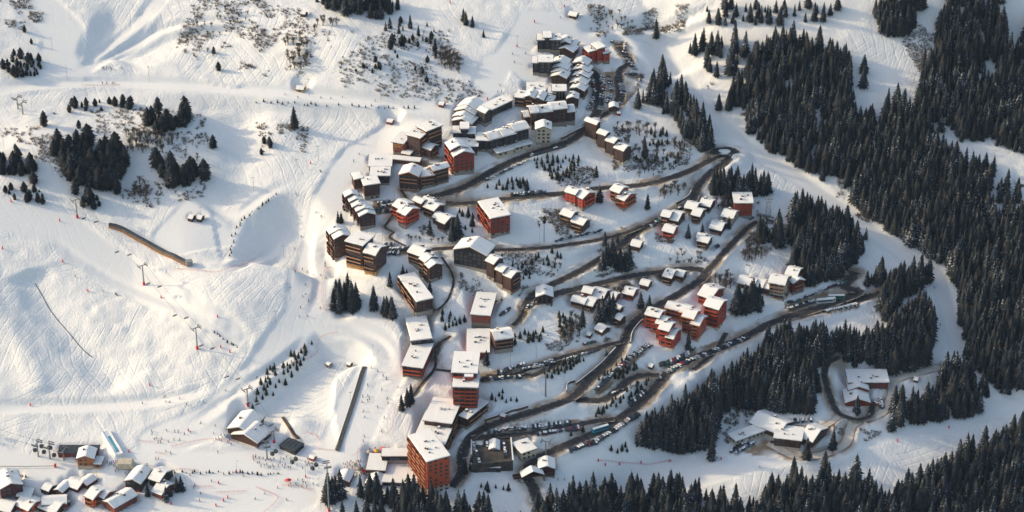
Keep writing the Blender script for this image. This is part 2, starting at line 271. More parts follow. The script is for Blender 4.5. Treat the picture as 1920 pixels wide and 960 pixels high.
('chalet','dark stepped chalet below the bright red two-part chalet','chalet','brown','stone','b','w',[(1070,422,12,19,14,35,'A'),(1092,440,15,20,14,35,'A')]),
('apartment_block','tall brick-red slab with flat white roof on open snow','building','brick','stone','b','w',[(920,447,31,23,36,70,'F')]),
('chalet','small brown chalet among spruces below the upper road','chalet','brown','stone','w','w',[(1198,475,10,15,9,25,'A')]),
('chalet','dark two-roofed chalet above the footpath saplings','chalet','brown','stone','b','w',[(1095,583,11,24,9,27,'A'),(1110,588,12,14,13,27,'A')]),
('terrace_row','long low red row with snowy roof behind the dark two-roofed chalet','terraced houses','brick','stone','w','w',[(1108,560,8,16,8,24,'A'),(1130,571,9,24,14,24,'A'),(1150,577,9,10,14,24,'A')]),
('chalet','brown chalet with red-lit front above the main road','chalet','brick','stone','b','w',[(1186,566,10,18,12,27,'A')]),
('chalet','small brown chalet half hidden by a single spruce','chalet','brown','stone','w','w',[(1214,547,9,14,9,27,'A')]),
('chalet','double brown chalet inside the lower hairpin','chalet','brown','stone','b','w',[(1279,532,11,14,9,27,'A'),(1258,537,13,15,14,27,'A')]),
('chalet','small dark chalet below the dense spruce clump','chalet','brown','stone','w','w',[(1128,632,8,12,16,45,'A')]),
('chalet','narrow brown chalet beside the main road bend','chalet','brown','stone','b','w',[(1162,616,14,8,11,40,'A')]),
('chalet','tiny snow-roofed chalet behind the narrow brown chalet','chalet','brown','stone','n','n',[(1161,590,8,10,8,40,'A')]),
('hut','tiny hut on the slope left of the small dark chalet','hut','brown','stone','n','n',[(1106,636,5,7,5,30,'A')]),
('chapel','steep-roofed timber chapel on stilts at the road fork','chapel','dark','stone','n','w',[(1036,574,15,30,-11,0,'B')]),
('apartment_block','left red stepped block of the red apartment group','building','red','cream','b','w',[(1234,627,27,24,12,27,'A'),(1244,638,25,14,13,27,'A'),(1252,652,27,17,15,27,'A'),(1261,661,22,13,17,27,'A')]),
('apartment_block','middle orange-red stepped block of the red apartment group','building','orangered','cream','b','w',[(1275,605,18,27,11,27,'A'),(1288,614,22,14,13,27,'A'),(1299,632,29,20,15,27,'A'),(1309,643,28,14,17,27,'A')]),
('apartment_block','right red block of the red apartment group with dark end walls','building','red','cream','b','w',[(1332,577,14,22,27,35,'A'),(1345,622,36,25,18,30,'A')]),
('apartment_block','dark roofs half hidden behind the spruce clump beside the cream block','building','brown','stone','w','w',[(1412,548,10,28,12,25,'A'),(1428,552,11,14,12,25,'A'),(1440,556,12,12,10,25,'A')]),
('apartment_block','cream and red block beside the bus parking','building','cream','stone','b','b',[(1492,543,20,20,14,25,'A','brick'),(1469,564,25,28,11,20,'A'),(1486,554,19,6,22,60,'A','brick')]),
('house','large dark house with red-edged roof at the left edge','house','plum','stone','n','w',[(4,942,22,-16,38,68,'A')]),
('lift_station','long lift station with dark seamed roof on the left','lift station','brick','stone','n','n',[(184,858,7,74,-8,0,'D')]),
('chalet','orange timber chalet with cream ground floor beside the lift station','chalet','orange','cream','w','w',[(177,879,17,30,-10,0,'B'),(189,880,8,11,-7,5,'F')]),
('house','small flat-roofed house right of the large dark house','house','cream','stone','w','n',[(58,940,8,24,-7,4,'F')]),
('chalet','low red chalet with long white roof in the bottom left cluster','chalet','brick','stone','w','n',[(126,953,7,46,-10,-6,'A')]),
('chalet','red balconied chalet front in the bottom left cluster','chalet','orangered','stone','b','b',[(176,953,15,16,22,35,'A'),(196,948,12,14,16,35,'A')]),
('chalet','long chalet with red and white end wall at the bottom edge','chalet','brick','cream','w','w',[(216,968,14,24,36,42,'B')]),
('house','dark house with double pitched roofs behind the fir clump','house','dark','brick','w','w',[(265,924,15,30,14,18,'B'),(300,918,13,20,20,28,'A')]),
('chalet','red-walled chalet with snowy roof among the lower left firs','chalet','brick','stone','w','n',[(304,939,10,19,20,30,'A')]),
('chalet','cluster of low snowy roofs left of the red balconied chalet','chalet','brown','stone','n','n',[(146,925,6,26,16,30,'A'),(164,918,6,20,16,35,'B')]),
('chalet','small chalet with plain white roof between the red chalets and the nursery slope','chalet','plum','stone','w','n',[(92,930,7,16,12,30,'A')]),
('chalet','low snowy chalet at the rear of the bottom left cluster','chalet','brown','stone','w','n',[(118,932,7,18,14,25,'B')]),
('chalet','orange-edged snowy roof at the bottom left corner','chalet','orangered','stone','w','w',[(54,968,10,26,22,35,'A')]),
('chalet','broad rounded snow roof at the bottom edge left of the long chalet','chalet','brown','stone','n','n',[(104,972,8,34,22,30,'A')]),
('chalet','snow-roofed chalet cut by the lower left picture corner','chalet','brown','stone','n','n',[(20,970,7,30,14,20,'A')]),
('restaurant','restaurant with layered snow roofs and dark glazed gable by the piste','restaurant','brown','stone','n','w',[(470,823,9,44,20,20,'B'),(483,842,10,50,22,30,'B')]),
('lift_station','chairlift station with long dark rounded roof at the piste foot','lift station','dark','stone','n','n',[(553,854,7,30,15,32,'D')]),
('hut','small hut beside the piste at the top','hut','brown','stone','n','n',[(1079,38,6,12,6,25,'A')]),
('hut','red hut on the edge of the upper piste','hut','brick','stone','n','n',[(831,203,4,9,4,20,'A')]),
('hut','red-brown hut below the upper piste edge','hut','brick','stone','n','n',[(735,235,4,10,4,20,'A')]),
('hut','lone hut on the upper left hillside','hut','brown','stone','n','n',[(572,33,4,9,4,20,'A')]),
('hut','yellow hut beside the long traverse','hut','gold','stone','n','n',[(569,174,3.5,15,4,15,'A')]),
('hut','left hut of the pair by the beginner area','hut','brown','stone','n','n',[(361,417,5,9,5,20,'A')]),
('hut','right hut of the pair by the beginner area','hut','brown','stone','n','n',[(377,418,5,9,5,20,'A')]),
('hut','hut with thick rounded snow cap on the shaded hollow','hut','grey','stone','n','n',[(617,692,5,7,6,40,'A')]),
('hut','dark little hut above the conveyor belt','hut','brown','stone','n','n',[(656,690,4,6,5,30,'A')]),
('hut','brown hut at the end of the upper car park','hut','brown','stone','w','n',[(1160,210,6,18,-7,0,'B')]),
('hut','small red kiosk at the roundabout','hut','red','stone','n','n',[(1163,218,4,6,-4,0,'F')]),
('hut','white-topped shed beside the junction saplings','hut','brown','stone','n','n',[(1222,694,4,7,5,30,'A')]),
('hut','ticket hut beside the chairlift foot','hut','red','stone','n','n',[(588,866,4,9,5,30,'A')]),
('hut','tiny bus shelter with red roof edge on the main road','shelter','brick','stone','n','n',[(946,787,4,8,4,30,'A')]),
('hut','small hut in the clearing right of the red forest depot','hut','brown','stone','n','n',[(1720,719,4,7,4,20,'A')]),
('hut','hut at the right edge of the forest track','hut','brown','stone','n','n',[(1919,351,4,14,5,20,'A')]),
]
# ground under each unit is cut so that long roofs clear the hill
UN = []
def S_at(p): return FPX/project(p[0], p[1], p[2])[2]
for bi, b in enumerate(BL):
    us = []
    for u in b[7]:
        p = cast(H, u[0], u[1])[0]; s = S_at(p); th = R(u[5]); h = 1.18*u[2]/(s*0.87)
        L = -u[3] if u[3] < 0 else u[3]/(s*max(abs(math.cos(th)), .2)); Rr = -u[4] if u[4] < 0 else u[4]/(s*max(abs(math.sin(th)), .2))
        us.append(dict(p=p, h=h, L=min(L, 48), R=min(Rr, 40), th=th, roof=u[6], mat=u[7] if len(u) > 7 else b[3]))
    UN.append(us)
for us in UN:
    for u in us:
        x, y, z = u['p']; rad = u['L']+u['R']+12
        i0, i1 = np.searchsorted(XS, [x-rad, x+rad]); j0, j1 = np.searchsorted(YS, [y-rad, y+rad])
        dx, dy = GX[j0:j1, i0:i1]-x, GY[j0:j1, i0:i1]-y; c, s = math.cos(u['th']), math.sin(u['th'])
        lx, ly = dx*c-dy*s, dx*s+dy*c
        ox = np.maximum(np.maximum(-u['L']-lx, lx), 0); oy = np.maximum(np.maximum(-ly, ly-u['R']), 0)
        d = np.maximum(np.hypot(ox, oy)-1.5, 0); cap = z+0.22*u['h']+d*1.0
        H[j0:j1, i0:i1] = np.minimum(H[j0:j1, i0:i1], cap)
def at(px, py): return cast(H, px, py)
def ground(x, y): return float(sample(H, np.array([float(x)]), np.array([float(y)]))[0])
# ------------------------------------------------------------------ materials
def mat(name, col, rough=.8, var=.25, scale=.6, col2=None, bump=0, metal=0, stretch=None):
    m = bpy.data.materials.new(name); m.use_nodes = True; n = m.node_tree; b = n.nodes['Principled BSDF']
    b.inputs['Roughness'].default_value = rough; b.inputs['Metallic'].default_value = metal
    tc = n.nodes.new('ShaderNodeTexCoord'); mp = n.nodes.new('ShaderNodeMapping'); nz = n.nodes.new('ShaderNodeTexNoise')
    nz.inputs['Scale'].default_value = scale; nz.inputs['Detail'].default_value = 5
    if stretch: mp.inputs['Scale'].default_value = stretch
    n.links.new(tc.outputs['Object'], mp.inputs[0]); n.links.new(mp.outputs[0], nz.inputs['Vector'])
    cr = n.nodes.new('ShaderNodeValToRGB'); c2 = col2 or tuple(c*(1-var) for c in col)
    cr.color_ramp.elements[0].color = (*c2, 1); cr.color_ramp.elements[1].color = (*(min(1, c*(1+var*.6)) for c in col), 1)
    cr.color_ramp.elements[0].position = .3; cr.color_ramp.elements[1].position = .7
    oi = n.nodes.new('ShaderNodeObjectInfo'); hs = n.nodes.new('ShaderNodeHueSaturation'); mr = n.nodes.new('ShaderNodeMapRange')
    mr.inputs[3].default_value = 1-var*.6; mr.inputs[4].default_value = 1+var*.6
    n.links.new(oi.outputs['Random'], mr.inputs[0]); n.links.new(mr.outputs[0], hs.inputs['Value'])
    n.links.new(nz.outputs[0], cr.inputs[0]); n.links.new(cr.outputs[0], hs.inputs['Color']); n.links.new(hs.outputs[0], b.inputs['Base Color'])
    if bump:
        bp = n.nodes.new('ShaderNodeBump'); bp.inputs['Strength'].default_value = bump; bp.inputs['Distance'].default_value = .3
        n.links.new(nz.outputs[0], bp.inputs['Height']); n.links.new(bp.outputs[0], b.inputs['Normal'])
    return m
WOOD = (6, 6, .25)
M = dict(dark=mat('dark_timber', (.018, .017, .021), .8, .35, 1, stretch=WOOD), brown=mat('brown_timber', (.066, .026, .018), .8, .35, 1, stretch=WOOD),
 plum=mat('plum_timber', (.062, .016, .02), .8, .3, 1, stretch=WOOD), red=mat('red_timber', (.50, .05, .02), .75, .25, 1, stretch=WOOD),
 brick=mat('brick_red_render', (.26, .045, .026), .8, .25, .8, stretch=WOOD), orangered=mat('orange_red_timber', (.50, .085, .026), .75, .25, 1, stretch=WOOD),
 orange=mat('orange_timber', (.36, .13, .05), .75, .25, 1, stretch=WOOD), cream=mat('cream_render', (.52, .45, .34), .85, .2, .7),
 gold=mat('ochre_render', (.45, .27, .10), .85, .25, .7), stone=mat('stone_base', (.30, .26, .215), .9, .35, 1.2, bump=.3), grey=mat('grey_concrete', (.27, .28, .28), .85, .25, .7),
 glass=mat('window_glass', (.05, .065, .085), .08, .3, .4), frame=mat('window_frame', (.20, .155, .12), .7, .2, 1), rail=mat('balcony_rail', (.17, .09, .055), .75, .35, 1),
 railpale=mat('pale_rail', (.36, .18, .095), .75, .35, 1), fascia=mat('roof_fascia', (.09, .055, .04), .75, .3, 1), fasciao=mat('orange_fascia', (.45, .17, .05), .7, .2, 1),
 metal=mat('galvanised_steel', (.30, .31, .32), .45, .2, .6, metal=.6), darkmetal=mat('dark_seamed_metal', (.06, .065, .07), .45, .3, .8, metal=.3), red_paint=mat('red_paint', (.65, .03, .045), .5, .15, 1),
 chimney=mat('chimney_timber', (.12, .075, .055), .85, .3, 1), concrete=mat('concrete_deck', (.085, .068, .055), .85, .6, .25), belt=mat('conveyor_rubber', (.07, .065, .06), .7, .3, .5),
 tube=mat('timber_gallery', (.30, .17, .09), .6, .3, .5), black=mat('black_rubber', (.02, .02, .02), .7, .2, 1), skin=mat('skin', (.5, .3, .2), .6, .1, 1), rock=mat('rock', (.12, .10, .085), .9, .5, .8, bump=.5),
 yellow=mat('yellow_sign', (.75, .42, .03), .5, .05, 1), net=mat('red_netting', (.62, .10, .07), .7, .2, 2), blue=mat('blue_mat', (.10, .35, .45), .6, .2, 1), bark=mat('bark', (.09, .065, .05), .9, .3, 2), twig=mat('bare_twigs', (.115, .088, .068), .9, .35, .8))
def snow_mat(name, terrain=False):
    m = bpy.data.materials.new(name); m.use_nodes = True; n = m.node_tree; b = n.nodes['Principled BSDF']; L = n.links.new
    b.inputs['Roughness'].default_value = .72; b.inputs['Specular IOR Level'].default_value = .25
    tc = n.nodes.new('ShaderNodeTexCoord'); nz = n.nodes.new('ShaderNodeTexNoise'); nz.inputs['Scale'].default_value = .55; nz.inputs['Detail'].default_value = 6; nz.inputs['Roughness'].default_value = .62
    L(tc.outputs['Object'], nz.inputs['Vector']); cr = n.nodes.new('ShaderNodeValToRGB')
    cr.color_ramp.elements[0].color = (.82, .80, .755, 1); cr.color_ramp.elements[1].color = (.91, .885, .83, 1); L(nz.outputs[0], cr.inputs[0])
    bp = n.nodes.new('ShaderNodeBump'); bp.inputs['Distance'].default_value = .5; bp.inputs['Strength'].default_value = .25; L(nz.outputs[0], bp.inputs['Height']); L(bp.outputs[0], b.inputs['Normal'])
    src = cr.outputs[0]
    if terrain:
        at_ = n.nodes.new('ShaderNodeAttribute'); at_.attribute_name = 'rough'; mr = n.nodes.new('ShaderNodeMapRange'); mr.inputs[3].default_value = .10; mr.inputs[4].default_value = .42
        L(at_.outputs['Fac'], mr.inputs[0]); L(mr.outputs[0], bp.inputs['Strength'])
        nz2 = n.nodes.new('ShaderNodeTexNoise'); nz2.inputs['Scale'].default_value = .22; nz2.inputs['Detail'].default_value = 8; nz2.inputs['Distortion'].default_value = 1.4; nz2.inputs['Roughness'].default_value = .66
        mp = n.nodes.new('ShaderNodeMapping'); mp.inputs['Scale'].default_value = (1.7, .6, 1); mp.inputs['Rotation'].default_value = (0, 0, .5)
        L(tc.outputs['Object'], mp.inputs[0]); L(mp.outputs[0], nz2.inputs['Vector']); ad = n.nodes.new('ShaderNodeMath'); ad.operation = 'ADD'; L(nz.outputs[0], ad.inputs[0]); L(nz2.outputs[0], ad.inputs[1]); wv = n.nodes.new('ShaderNodeTexWave'); wv.inputs['Scale'].default_value = .11; wv.inputs['Distortion'].default_value = 30; wv.inputs['Detail'].default_value = 3; wv.inputs['Detail Scale'].default_value = 1.3; L(mp.outputs[0], wv.inputs['Vector']); a2 = n.nodes.new('ShaderNodeMath'); a2.operation = 'MULTIPLY_ADD'; a2.inputs[1].default_value = .10; L(wv.outputs['Fac'], a2.inputs[0]); L(ad.outputs[0], a2.inputs[2]); prev = a2.outputs[0]
        for kk, (rot, sc_, ds) in enumerate(((.35, .055, 9), (-.5, .045, 11), (1.1, .06, 8))):
            m2 = n.nodes.new('ShaderNodeMapping'); m2.inputs['Rotation'].default_value = (0, 0, rot); m2.inputs['Location'].default_value = (37*kk, 91*kk, 0); L(tc.outputs['Object'], m2.inputs[0])
            w2 = n.nodes.new('ShaderNodeTexWave'); w2.inputs['Scale'].default_value = sc_; w2.inputs['Distortion'].default_value = ds; w2.inputs['Detail'].default_value = 1; w2.inputs['Detail Scale'].default_value = .35; L(m2.outputs[0], w2.inputs['Vector'])
            r2 = n.nodes.new('ShaderNodeMapRange'); r2.inputs[1].default_value = .86; r2.inputs[2].default_value = 1; r2.inputs[4].default_value = -.4; L(w2.outputs['Fac'], r2.inputs[0])
            n4 = n.nodes.new('ShaderNodeTexNoise'); n4.inputs['Scale'].default_value = .025; n4.inputs['Detail'].default_value = 2; L(m2.outputs[0], n4.inputs['Vector']); r3 = n.nodes.new('ShaderNodeMapRange'); r3.inputs[1].default_value = .5; r3.inputs[2].default_value = .6; L(n4.outputs[0], r3.inputs[0])
            ml = n.nodes.new('ShaderNodeMath'); ml.operation = 'MULTIPLY'; L(r2.outputs[0], ml.inputs[0]); L(r3.outputs[0], ml.inputs[1]); sm_ = n.nodes.new('ShaderNodeMath'); L(ml.outputs[0], sm_.inputs[0]); L(prev, sm_.inputs[1]); prev = sm_.outputs[0]
        L(prev, bp.inputs['Height'])
        bp.inputs['Distance'].default_value = 1.0
        dt = n.nodes.new('ShaderNodeAttribute'); dt.attribute_name = 'dirt'; mx = n.nodes.new('ShaderNodeMix'); mx.data_type = 'RGBA'
        mx.inputs['B'].default_value = (.30, .205, .125, 1); L(src, mx.inputs['A']); L(dt.outputs['Fac'], mx.inputs['Factor']); src = mx.outputs['Result']
    L(src, b.inputs['Base Color']); return m
M['snow'] = snow_mat('snow_cover'); M['terrain'] = snow_mat('snow_ground', True)
def road_mat(name, base, edge):
    m = bpy.data.materials.new(name); m.use_nodes = True; n = m.node_tree; b = n.nodes['Principled BSDF']; L = n.links.new; b.inputs['Roughness'].default_value = .8; b.inputs['Specular IOR Level'].default_value = .2
    at_ = n.nodes.new('ShaderNodeAttribute'); at_.attribute_name = 'across'; tc = n.nodes.new('ShaderNodeTexCoord'); nz = n.nodes.new('ShaderNodeTexNoise'); nz.inputs['Scale'].default_value = .35; nz.inputs['Detail'].default_value = 6; L(tc.outputs['Object'], nz.inputs['Vector'])
    ma = n.nodes.new('ShaderNodeMath'); ma.operation = 'MULTIPLY_ADD'; ma.inputs[1].default_value = .9; L(nz.outputs[0], ma.inputs[0]); L(at_.outputs['Fac'], ma.inputs[2])
    cr = n.nodes.new('ShaderNodeValToRGB'); e = cr.color_ramp.elements; e[0].position = .45; e[0].color = (*base, 1); e[1].position = 1.0+edge; e[1].color = (*(c*2.6 for c in base), 1)
    x = cr.color_ramp.elements.new(min(.999, 1.12+edge)); x.color = (.45, .36, .27, 1); L(ma.outputs[0], cr.inputs[0])
    L(cr.outputs[0], b.inputs['Base Color']); return m
M['asphalt'] = road_mat('wet_asphalt', (.038, .034, .033), -.2); M['track'] = mat('packed_snow_track', (.60, .53, .44), .8, .2, .25)
# ------------------------------------------------------------------ mesh helpers
class MB:
    def __init__(s): s.v = []; s.f = []; s.m = []
    def add(s, vs, fs, mi=0):
        k = len(s.v); s.v += [tuple(p) for p in vs]; s.f += [tuple(i+k for i in f) for f in fs]; s.m += [mi]*len(fs)
    def box(s, x0, x1, y0, y1, z0, z1, mi=0, taper=0):
        t = taper
        s.add([(x0, y0, z0), (x1, y0, z0), (x1, y1, z0), (x0, y1, z0), (x0+t, y0+t, z1), (x1-t, y0+t, z1), (x1-t, y1-t, z1), (x0+t, y1-t, z1)],
              [(3, 2, 1, 0), (4, 5, 6, 7), (0, 1, 5, 4), (1, 2, 6, 5), (2, 3, 7, 6), (3, 0, 4, 7)], mi)
    def tube(s, p, q, r0, r1=None, n=6, mi=0):
        r1 = r0 if r1 is None else r1; p = Vector(p); q = Vector(q); d = (q-p).normalized(); a = d.orthogonal().normalized(); b = d.cross(a)
        ring = lambda c, r: [c+(a*math.cos(2*math.pi*i/n)+b*math.sin(2*math.pi*i/n))*r for i in range(n)]
        s.add(ring(p, r0)+ring(q, r1), [(i, (i+1) % n, n+(i+1) % n, n+i) for i in range(n)]+[tuple(range(n))[::-1], tuple(range(n, 2*n))], mi)
    def prism(s, prof, a0, a1, axis, mi=0, seg=1, jit=0):
        """profile of (t, z) extruded along axis 'x' or 'y'"""
        n = len(prof); vs = []
        for k in range(seg+1):
            a = a0+(a1-a0)*k/seg
            for i, (t, z) in enumerate(prof):
                j = random.uniform(-jit, jit); aa = a+(random.uniform(-jit, jit) if k in (0, seg) else 0)
                vs.append((aa, t+j, z+j*.4) if axis == 'x' else (t+j, aa, z+j*.4))
        fs = []
        for k in range(seg):
            for i in range(n):
                q = (k*n+i, k*n+(i+1) % n, (k+1)*n+(i+1) % n, (k+1)*n+i); fs.append(q)
        fs += [tuple(range(n))[::-1], tuple(range(seg*n, seg*n+n))]
        s.add(vs, fs, mi)
    def mesh(s, name, mats, sm=False):
        me = bpy.data.meshes.new(name); me.from_pydata(s.v, [], s.f); me.polygons.foreach_set('material_index', s.m)
        for m in mats: me.materials.append(m)
        bm = bmesh.new(); bm.from_mesh(me); bmesh.ops.recalc_face_normals(bm, faces=bm.faces); bm.to_mesh(me); bm.free()
        if sm: me.polygons.foreach_set('use_smooth', [True]*len(me.polygons))
        return me
    def build(s, name, mats, parent=None, loc=(0, 0, 0), rz=0, sm=False):
        if not isinstance(mats, (list, tuple)): mats = [mats]
        return place(name, s.mesh(name, mats, sm), parent, loc, rz)
def place(name, me, parent=None, loc=(0, 0, 0), rz=0, scale=None):
    o = bpy.data.objects.new(name, me); COL.objects.link(o); o.location = loc; o.rotation_euler = (0, 0, rz)
    if scale is not None: o.scale = scale if isinstance(scale, tuple) else (scale,)*3
    if parent: o.parent = parent
    return o
def tag(o, label, cat, group=None):
    o['label'] = label; o['category'] = cat
    if group: o['group'] = group
    return o
def thing(name, label, cat, loc, rz=0, group=None):
    o = place(name, None, None, loc, rz); o.empty_display_size = .5; return tag(o, label, cat, group)
def npmesh(name, V_, F_, mats, mi=None, smooth_=False):
    me = bpy.data.meshes.new(name); V_ = np.asarray(V_, np.float32); F_ = np.asarray(F_, np.int32); k = F_.shape[1]
    me.vertices.add(len(V_)); me.vertices.foreach_set('co', V_.ravel()); me.loops.add(F_.size); me.loops.foreach_set('vertex_index', F_.ravel())
    me.polygons.add(len(F_)); me.polygons.foreach_set('loop_start', np.arange(0, F_.size, k, dtype=np.int32))
    if mi is not None: me.polygons.foreach_set('material_index', np.asarray(mi, np.int32))
    if smooth_: me.polygons.foreach_set('use_smooth', np.ones(len(F_), bool))
    for m in mats: me.materials.append(m)
    me.update(calc_edges=True); me.validate(); return me
# ------------------------------------------------------------------ ground sheet
idx = np.arange(NX*NY).reshape(NY, NX)
FQ = np.stack([idx[:-1, :-1].ravel(), idx[:-1, 1:].ravel(), idx[1:, 1:].ravel(), idx[1:, :-1].ravel()], 1)
me = npmesh('snow_slope', np.stack([GX.ravel(), GY.ravel(), H.ravel()], 1), FQ, [M['terrain']], smooth_=True)
for nm, arr in (('rough', rough0), ('dirt', DIRT)):
    a_ = me.attributes.new(nm, 'FLOAT', 'POINT'); a_.data.foreach_set('value', arr.ravel().astype(np.float32))
o = place('snow_slope', me); o['kind'] = 'structure'
# ------------------------------------------------------------------ roads
for k, (nm, hw, P, isn) in enumerate(RD):
    t = np.gradient(P[:, :2], axis=0); t /= np.maximum(np.linalg.norm(t, axis=1), 1e-6)[:, None]; nrm = np.column_stack([-t[:, 1], t[:, 0]])
    V_ = []; ac = []; off = np.linspace(-1, 1, 7)
    for f in off:
        q = P[:, :2]+nrm*hw*f; z = np.maximum(P[:, 2]-.12, sample(H, q[:, 0], q[:, 1])+.10)+.012*k
        V_.append(np.column_stack([q, z])); ac.append(np.full(len(P), abs(f)**2*.5))
    n = len(P); A = np.arange(7*n).reshape(7, n)
    Fq = np.stack([A[:-1, :-1].ravel(), A[:-1, 1:].ravel(), A[1:, 1:].ravel(), A[1:, :-1].ravel()], 1)
    me = npmesh(nm, np.vstack(V_), Fq, [M['track'] if isn else M['asphalt']], smooth_=True)
    a_ = me.attributes.new('across', 'FLOAT', 'POINT'); a_.data.foreach_set('value', np.concatenate(ac).astype(np.float32))
    o = place(nm, me); o['kind'] = 'structure'
# ------------------------------------------------------------------ buildings
FL = 2.75
def facade(win, frm, bal, ax, fixed, a0, a1, out, z0, z1, style, gfun, zig=False):
    """windows and balconies on one face. ax 'x': face runs along x at y=fixed; out = outward sign"""
    n = max(1, int((z1-z0)/FL)); W = a1-a0
    def bx(mb, s0, s1, o0, o1, zz0, zz1, mi=0):
        p, q = sorted((fixed+out*o0, fixed+out*o1))
        mb.box(s0, s1, p, q, zz0, zz1, mi) if ax == 'x' else mb.box(p, q, s0, s1, zz0, zz1, mi)
    for k in range(n):
        zf = z1-(k+1)*FL
        m = max(1, int(W/3.0)); st = W/m
        if zf+1 < gfun((a0+a1)/2): break
        for i in range(m):
            c = a0+st*(i+.5); ww = .75 if style == 'w' else 1.3
            if style == 'w' and (i*7+k*3) % 5 == 4: continue
            bx(frm, c-ww-.12, c+ww+.12, 0, .05, zf+.75, zf+2.25); bx(win, c-ww, c+ww, .05, .09, zf+.85, zf+2.15)
        if style == 'b' and k < n:
            m2 = max(1, int(W/6.5)); s2 = W/m2
            for i in range(m2):
                zg = (1.1 if (i+k) % 2 else -1.1) if zig else 0; c0, c1 = max(a0, a0+s2*i+.35+zg), min(a1, a0+s2*(i+1)-.35+zg)
                if not zig and (i*5+k*3) % 7 == 6: continue
                bx(bal, c0, c1, 0, 1.5, zf-.05, zf+.16); bx(bal, c0, c1, 1.4, 1.52, zf+.16, zf+1.05, 1); bx(bal, c0, c0+.12, .1, 1.4, zf+.16, zf+2.5)
for b, us in zip(BL, UN):
    nm, label, cat, wm, acc, sl_, sr_, spec = b; O = us[0]['p']
    root = thing(nm, label, cat, O)
    for ui, u in enumerate(us):
        p = u['p']; L, Rr, h, th = u['L'], u['R'], u['h'], u['th']; c, s = math.cos(th), math.sin(th)
        W2 = lambda x, y: (p[0]+x*c+y*s, p[1]-x*s+y*c)
        loc = tuple(p-O); rz = -th
        zb = min(ground(*W2(x, y)) for x in (0, -L) for y in (0, Rr))-p[2]-1.2
        hut = h < 3.2; bh = min(.28*h, 3.2) if not hut else .3
        if nm == 'apartment_tower': bh = 6.5
        bm_ = MB(); bm_.box(-L, 0, 0, Rr, zb, bh); bm_.build('stone_base', M[acc], root, loc, rz)
        wl = MB(); e = .06; roof = u['roof']; rise = 0
        x0, x1, y0, y1 = -L-e, e, -e, Rr+e
        if roof == 'A': rise = .17*Rr+.25; wl.prism([(y0, bh), (y1, bh), (y1, h), ((y0+y1)/2, h+rise), (y0, h)], x0, x1, 'x')
        elif roof == 'B': rise = .17*L+.25; wl.prism([(x0, bh), (x1, bh), (x1, h), ((x0+x1)/2, h+rise), (x0, h)], y0, y1, 'y')
        else: wl.box(x0, x1, y0, y1, bh, h)
        wl.build('wall', M[u['mat']], root, loc, rz)
        # roof deck + snow
        ov = .9 if h > 3.2 else .4; rf = MB(); sn = MB(); ts = random.uniform(.45, .7) if h > 3.2 else .35; dk = .28
        if roof in 'AB':
            t0, t1, a0, a1, ax = (y0, y1, x0-ov, x1+ov, 'x') if roof == 'A' else (x0, x1, y0-ov, y1+ov, 'y')
            mid = (t0+t1)/2; sl = rise/((t1-t0)/2); le, re = t0-ov, t1+ov; ze = h-ov*sl
            up = lambda d: [(le, ze+d), (mid, h+rise+d), (re, ze+d)]
            rf.prism(up(.02)+up(.02+dk)[::-1], a0, a1, ax)
            g = random.uniform(.12, .4); zz = .03+dk
            prof = [(le+g, ze+zz+g*sl), (mid, h+rise+zz), (re-g, ze+zz+g*sl), (re-g-.1, ze+zz+g*sl+ts*.75), (re-.8, ze+zz+.8*sl+ts), (mid+.7, h+rise+zz+ts*.9), (mid-.7, h+rise+zz+ts*.9), (le+.8, ze+zz+.8*sl+ts), (le+g+.1, ze+zz+g*sl+ts*.75)]
            sn.prism(prof, a0+g, a1-g, ax, 0, max(3, int((a1-a0)/2)), .12)
        else:
            tilt = random.uniform(.2, .5)
            rf.prism([(y0-ov, h+.02), (y1+ov, h+.02+tilt), (y1+ov, h+.02+tilt+dk), (y0-ov, h+.02+dk)], x0-ov, x1+ov, 'x')
            if roof == 'F':
                gg = random.uniform(.15, .5); q0, q1 = y0-ov+gg, y1+ov-.15; f = lambda t: h+.03+dk+tilt*(t-q0)/(q1-q0)
                sn.prism([(q0, f(q0)), (q1, f(q1)), (q1-.1, f(q1)+ts*.7), (q1-.5, f(q1)+ts), ((q0+q1)/2, f((q0+q1)/2)+ts+.15), (q0+.5, f(q0)+ts), (q0+.1, f(q0)+ts*.7)], x0-ov+gg, x1+ov-.15, 'x', 0, max(3, int(L/2)), .12)
            else:
                nrib = int(L/2.2)
                for i in range(nrib): xx = x0-ov+.6+(L+2*ov-1.2)*i/max(1, nrib-1); rf.prism([(y0-ov, h+dk+.02), (y1+ov, h+dk+tilt+.02), (y1+ov, h+dk+tilt+.2), (y0-ov, h+dk+.2)], xx-.08, xx+.08, 'x')
        fm = M['darkmetal'] if roof == 'D' else M['fasciao'] if 'orange' in label and nm == 'apartment_block' else M['fascia']
        ro = rf.build('roof', fm, root, loc, rz)
        if sn.v:
            so = sn.build('snow_cover', M['snow'], ro, (0, 0, 0), 0)
        if h > 3.6 and L*Rr > 60 and roof != 'D':
            for _ in range((random.choice((1, 2, 2, 3)) if roof != 'F' else random.randint(3, 6)) if L*Rr > 130 else random.choice((1, 1, 2))):
                cx, cy = random.uniform(-L*.8, -L*.2), random.uniform(Rr*.25, Rr*.75); ch = MB(); zt = h+(rise*.7)+1.9+random.uniform(-.3, .5); wch = random.uniform(.3, .8)
                ch.box(cx-wch, cx+wch, cy-wch, cy+wch, h-.2, zt, 0); ch.box(cx-wch-.12, cx+wch+.12, cy-wch-.12, cy+wch+.12, zt, zt+.12, 0); ch.box(cx-wch-.1, cx+wch+.1, cy-wch-.1, cy+wch+.1, zt+.12, zt+.4, 1, .15)
                ch.build('chimney', [M['chimney'], M['snow']], ro)
        # facades
        win, frm, bal = MB(), MB(), MB()
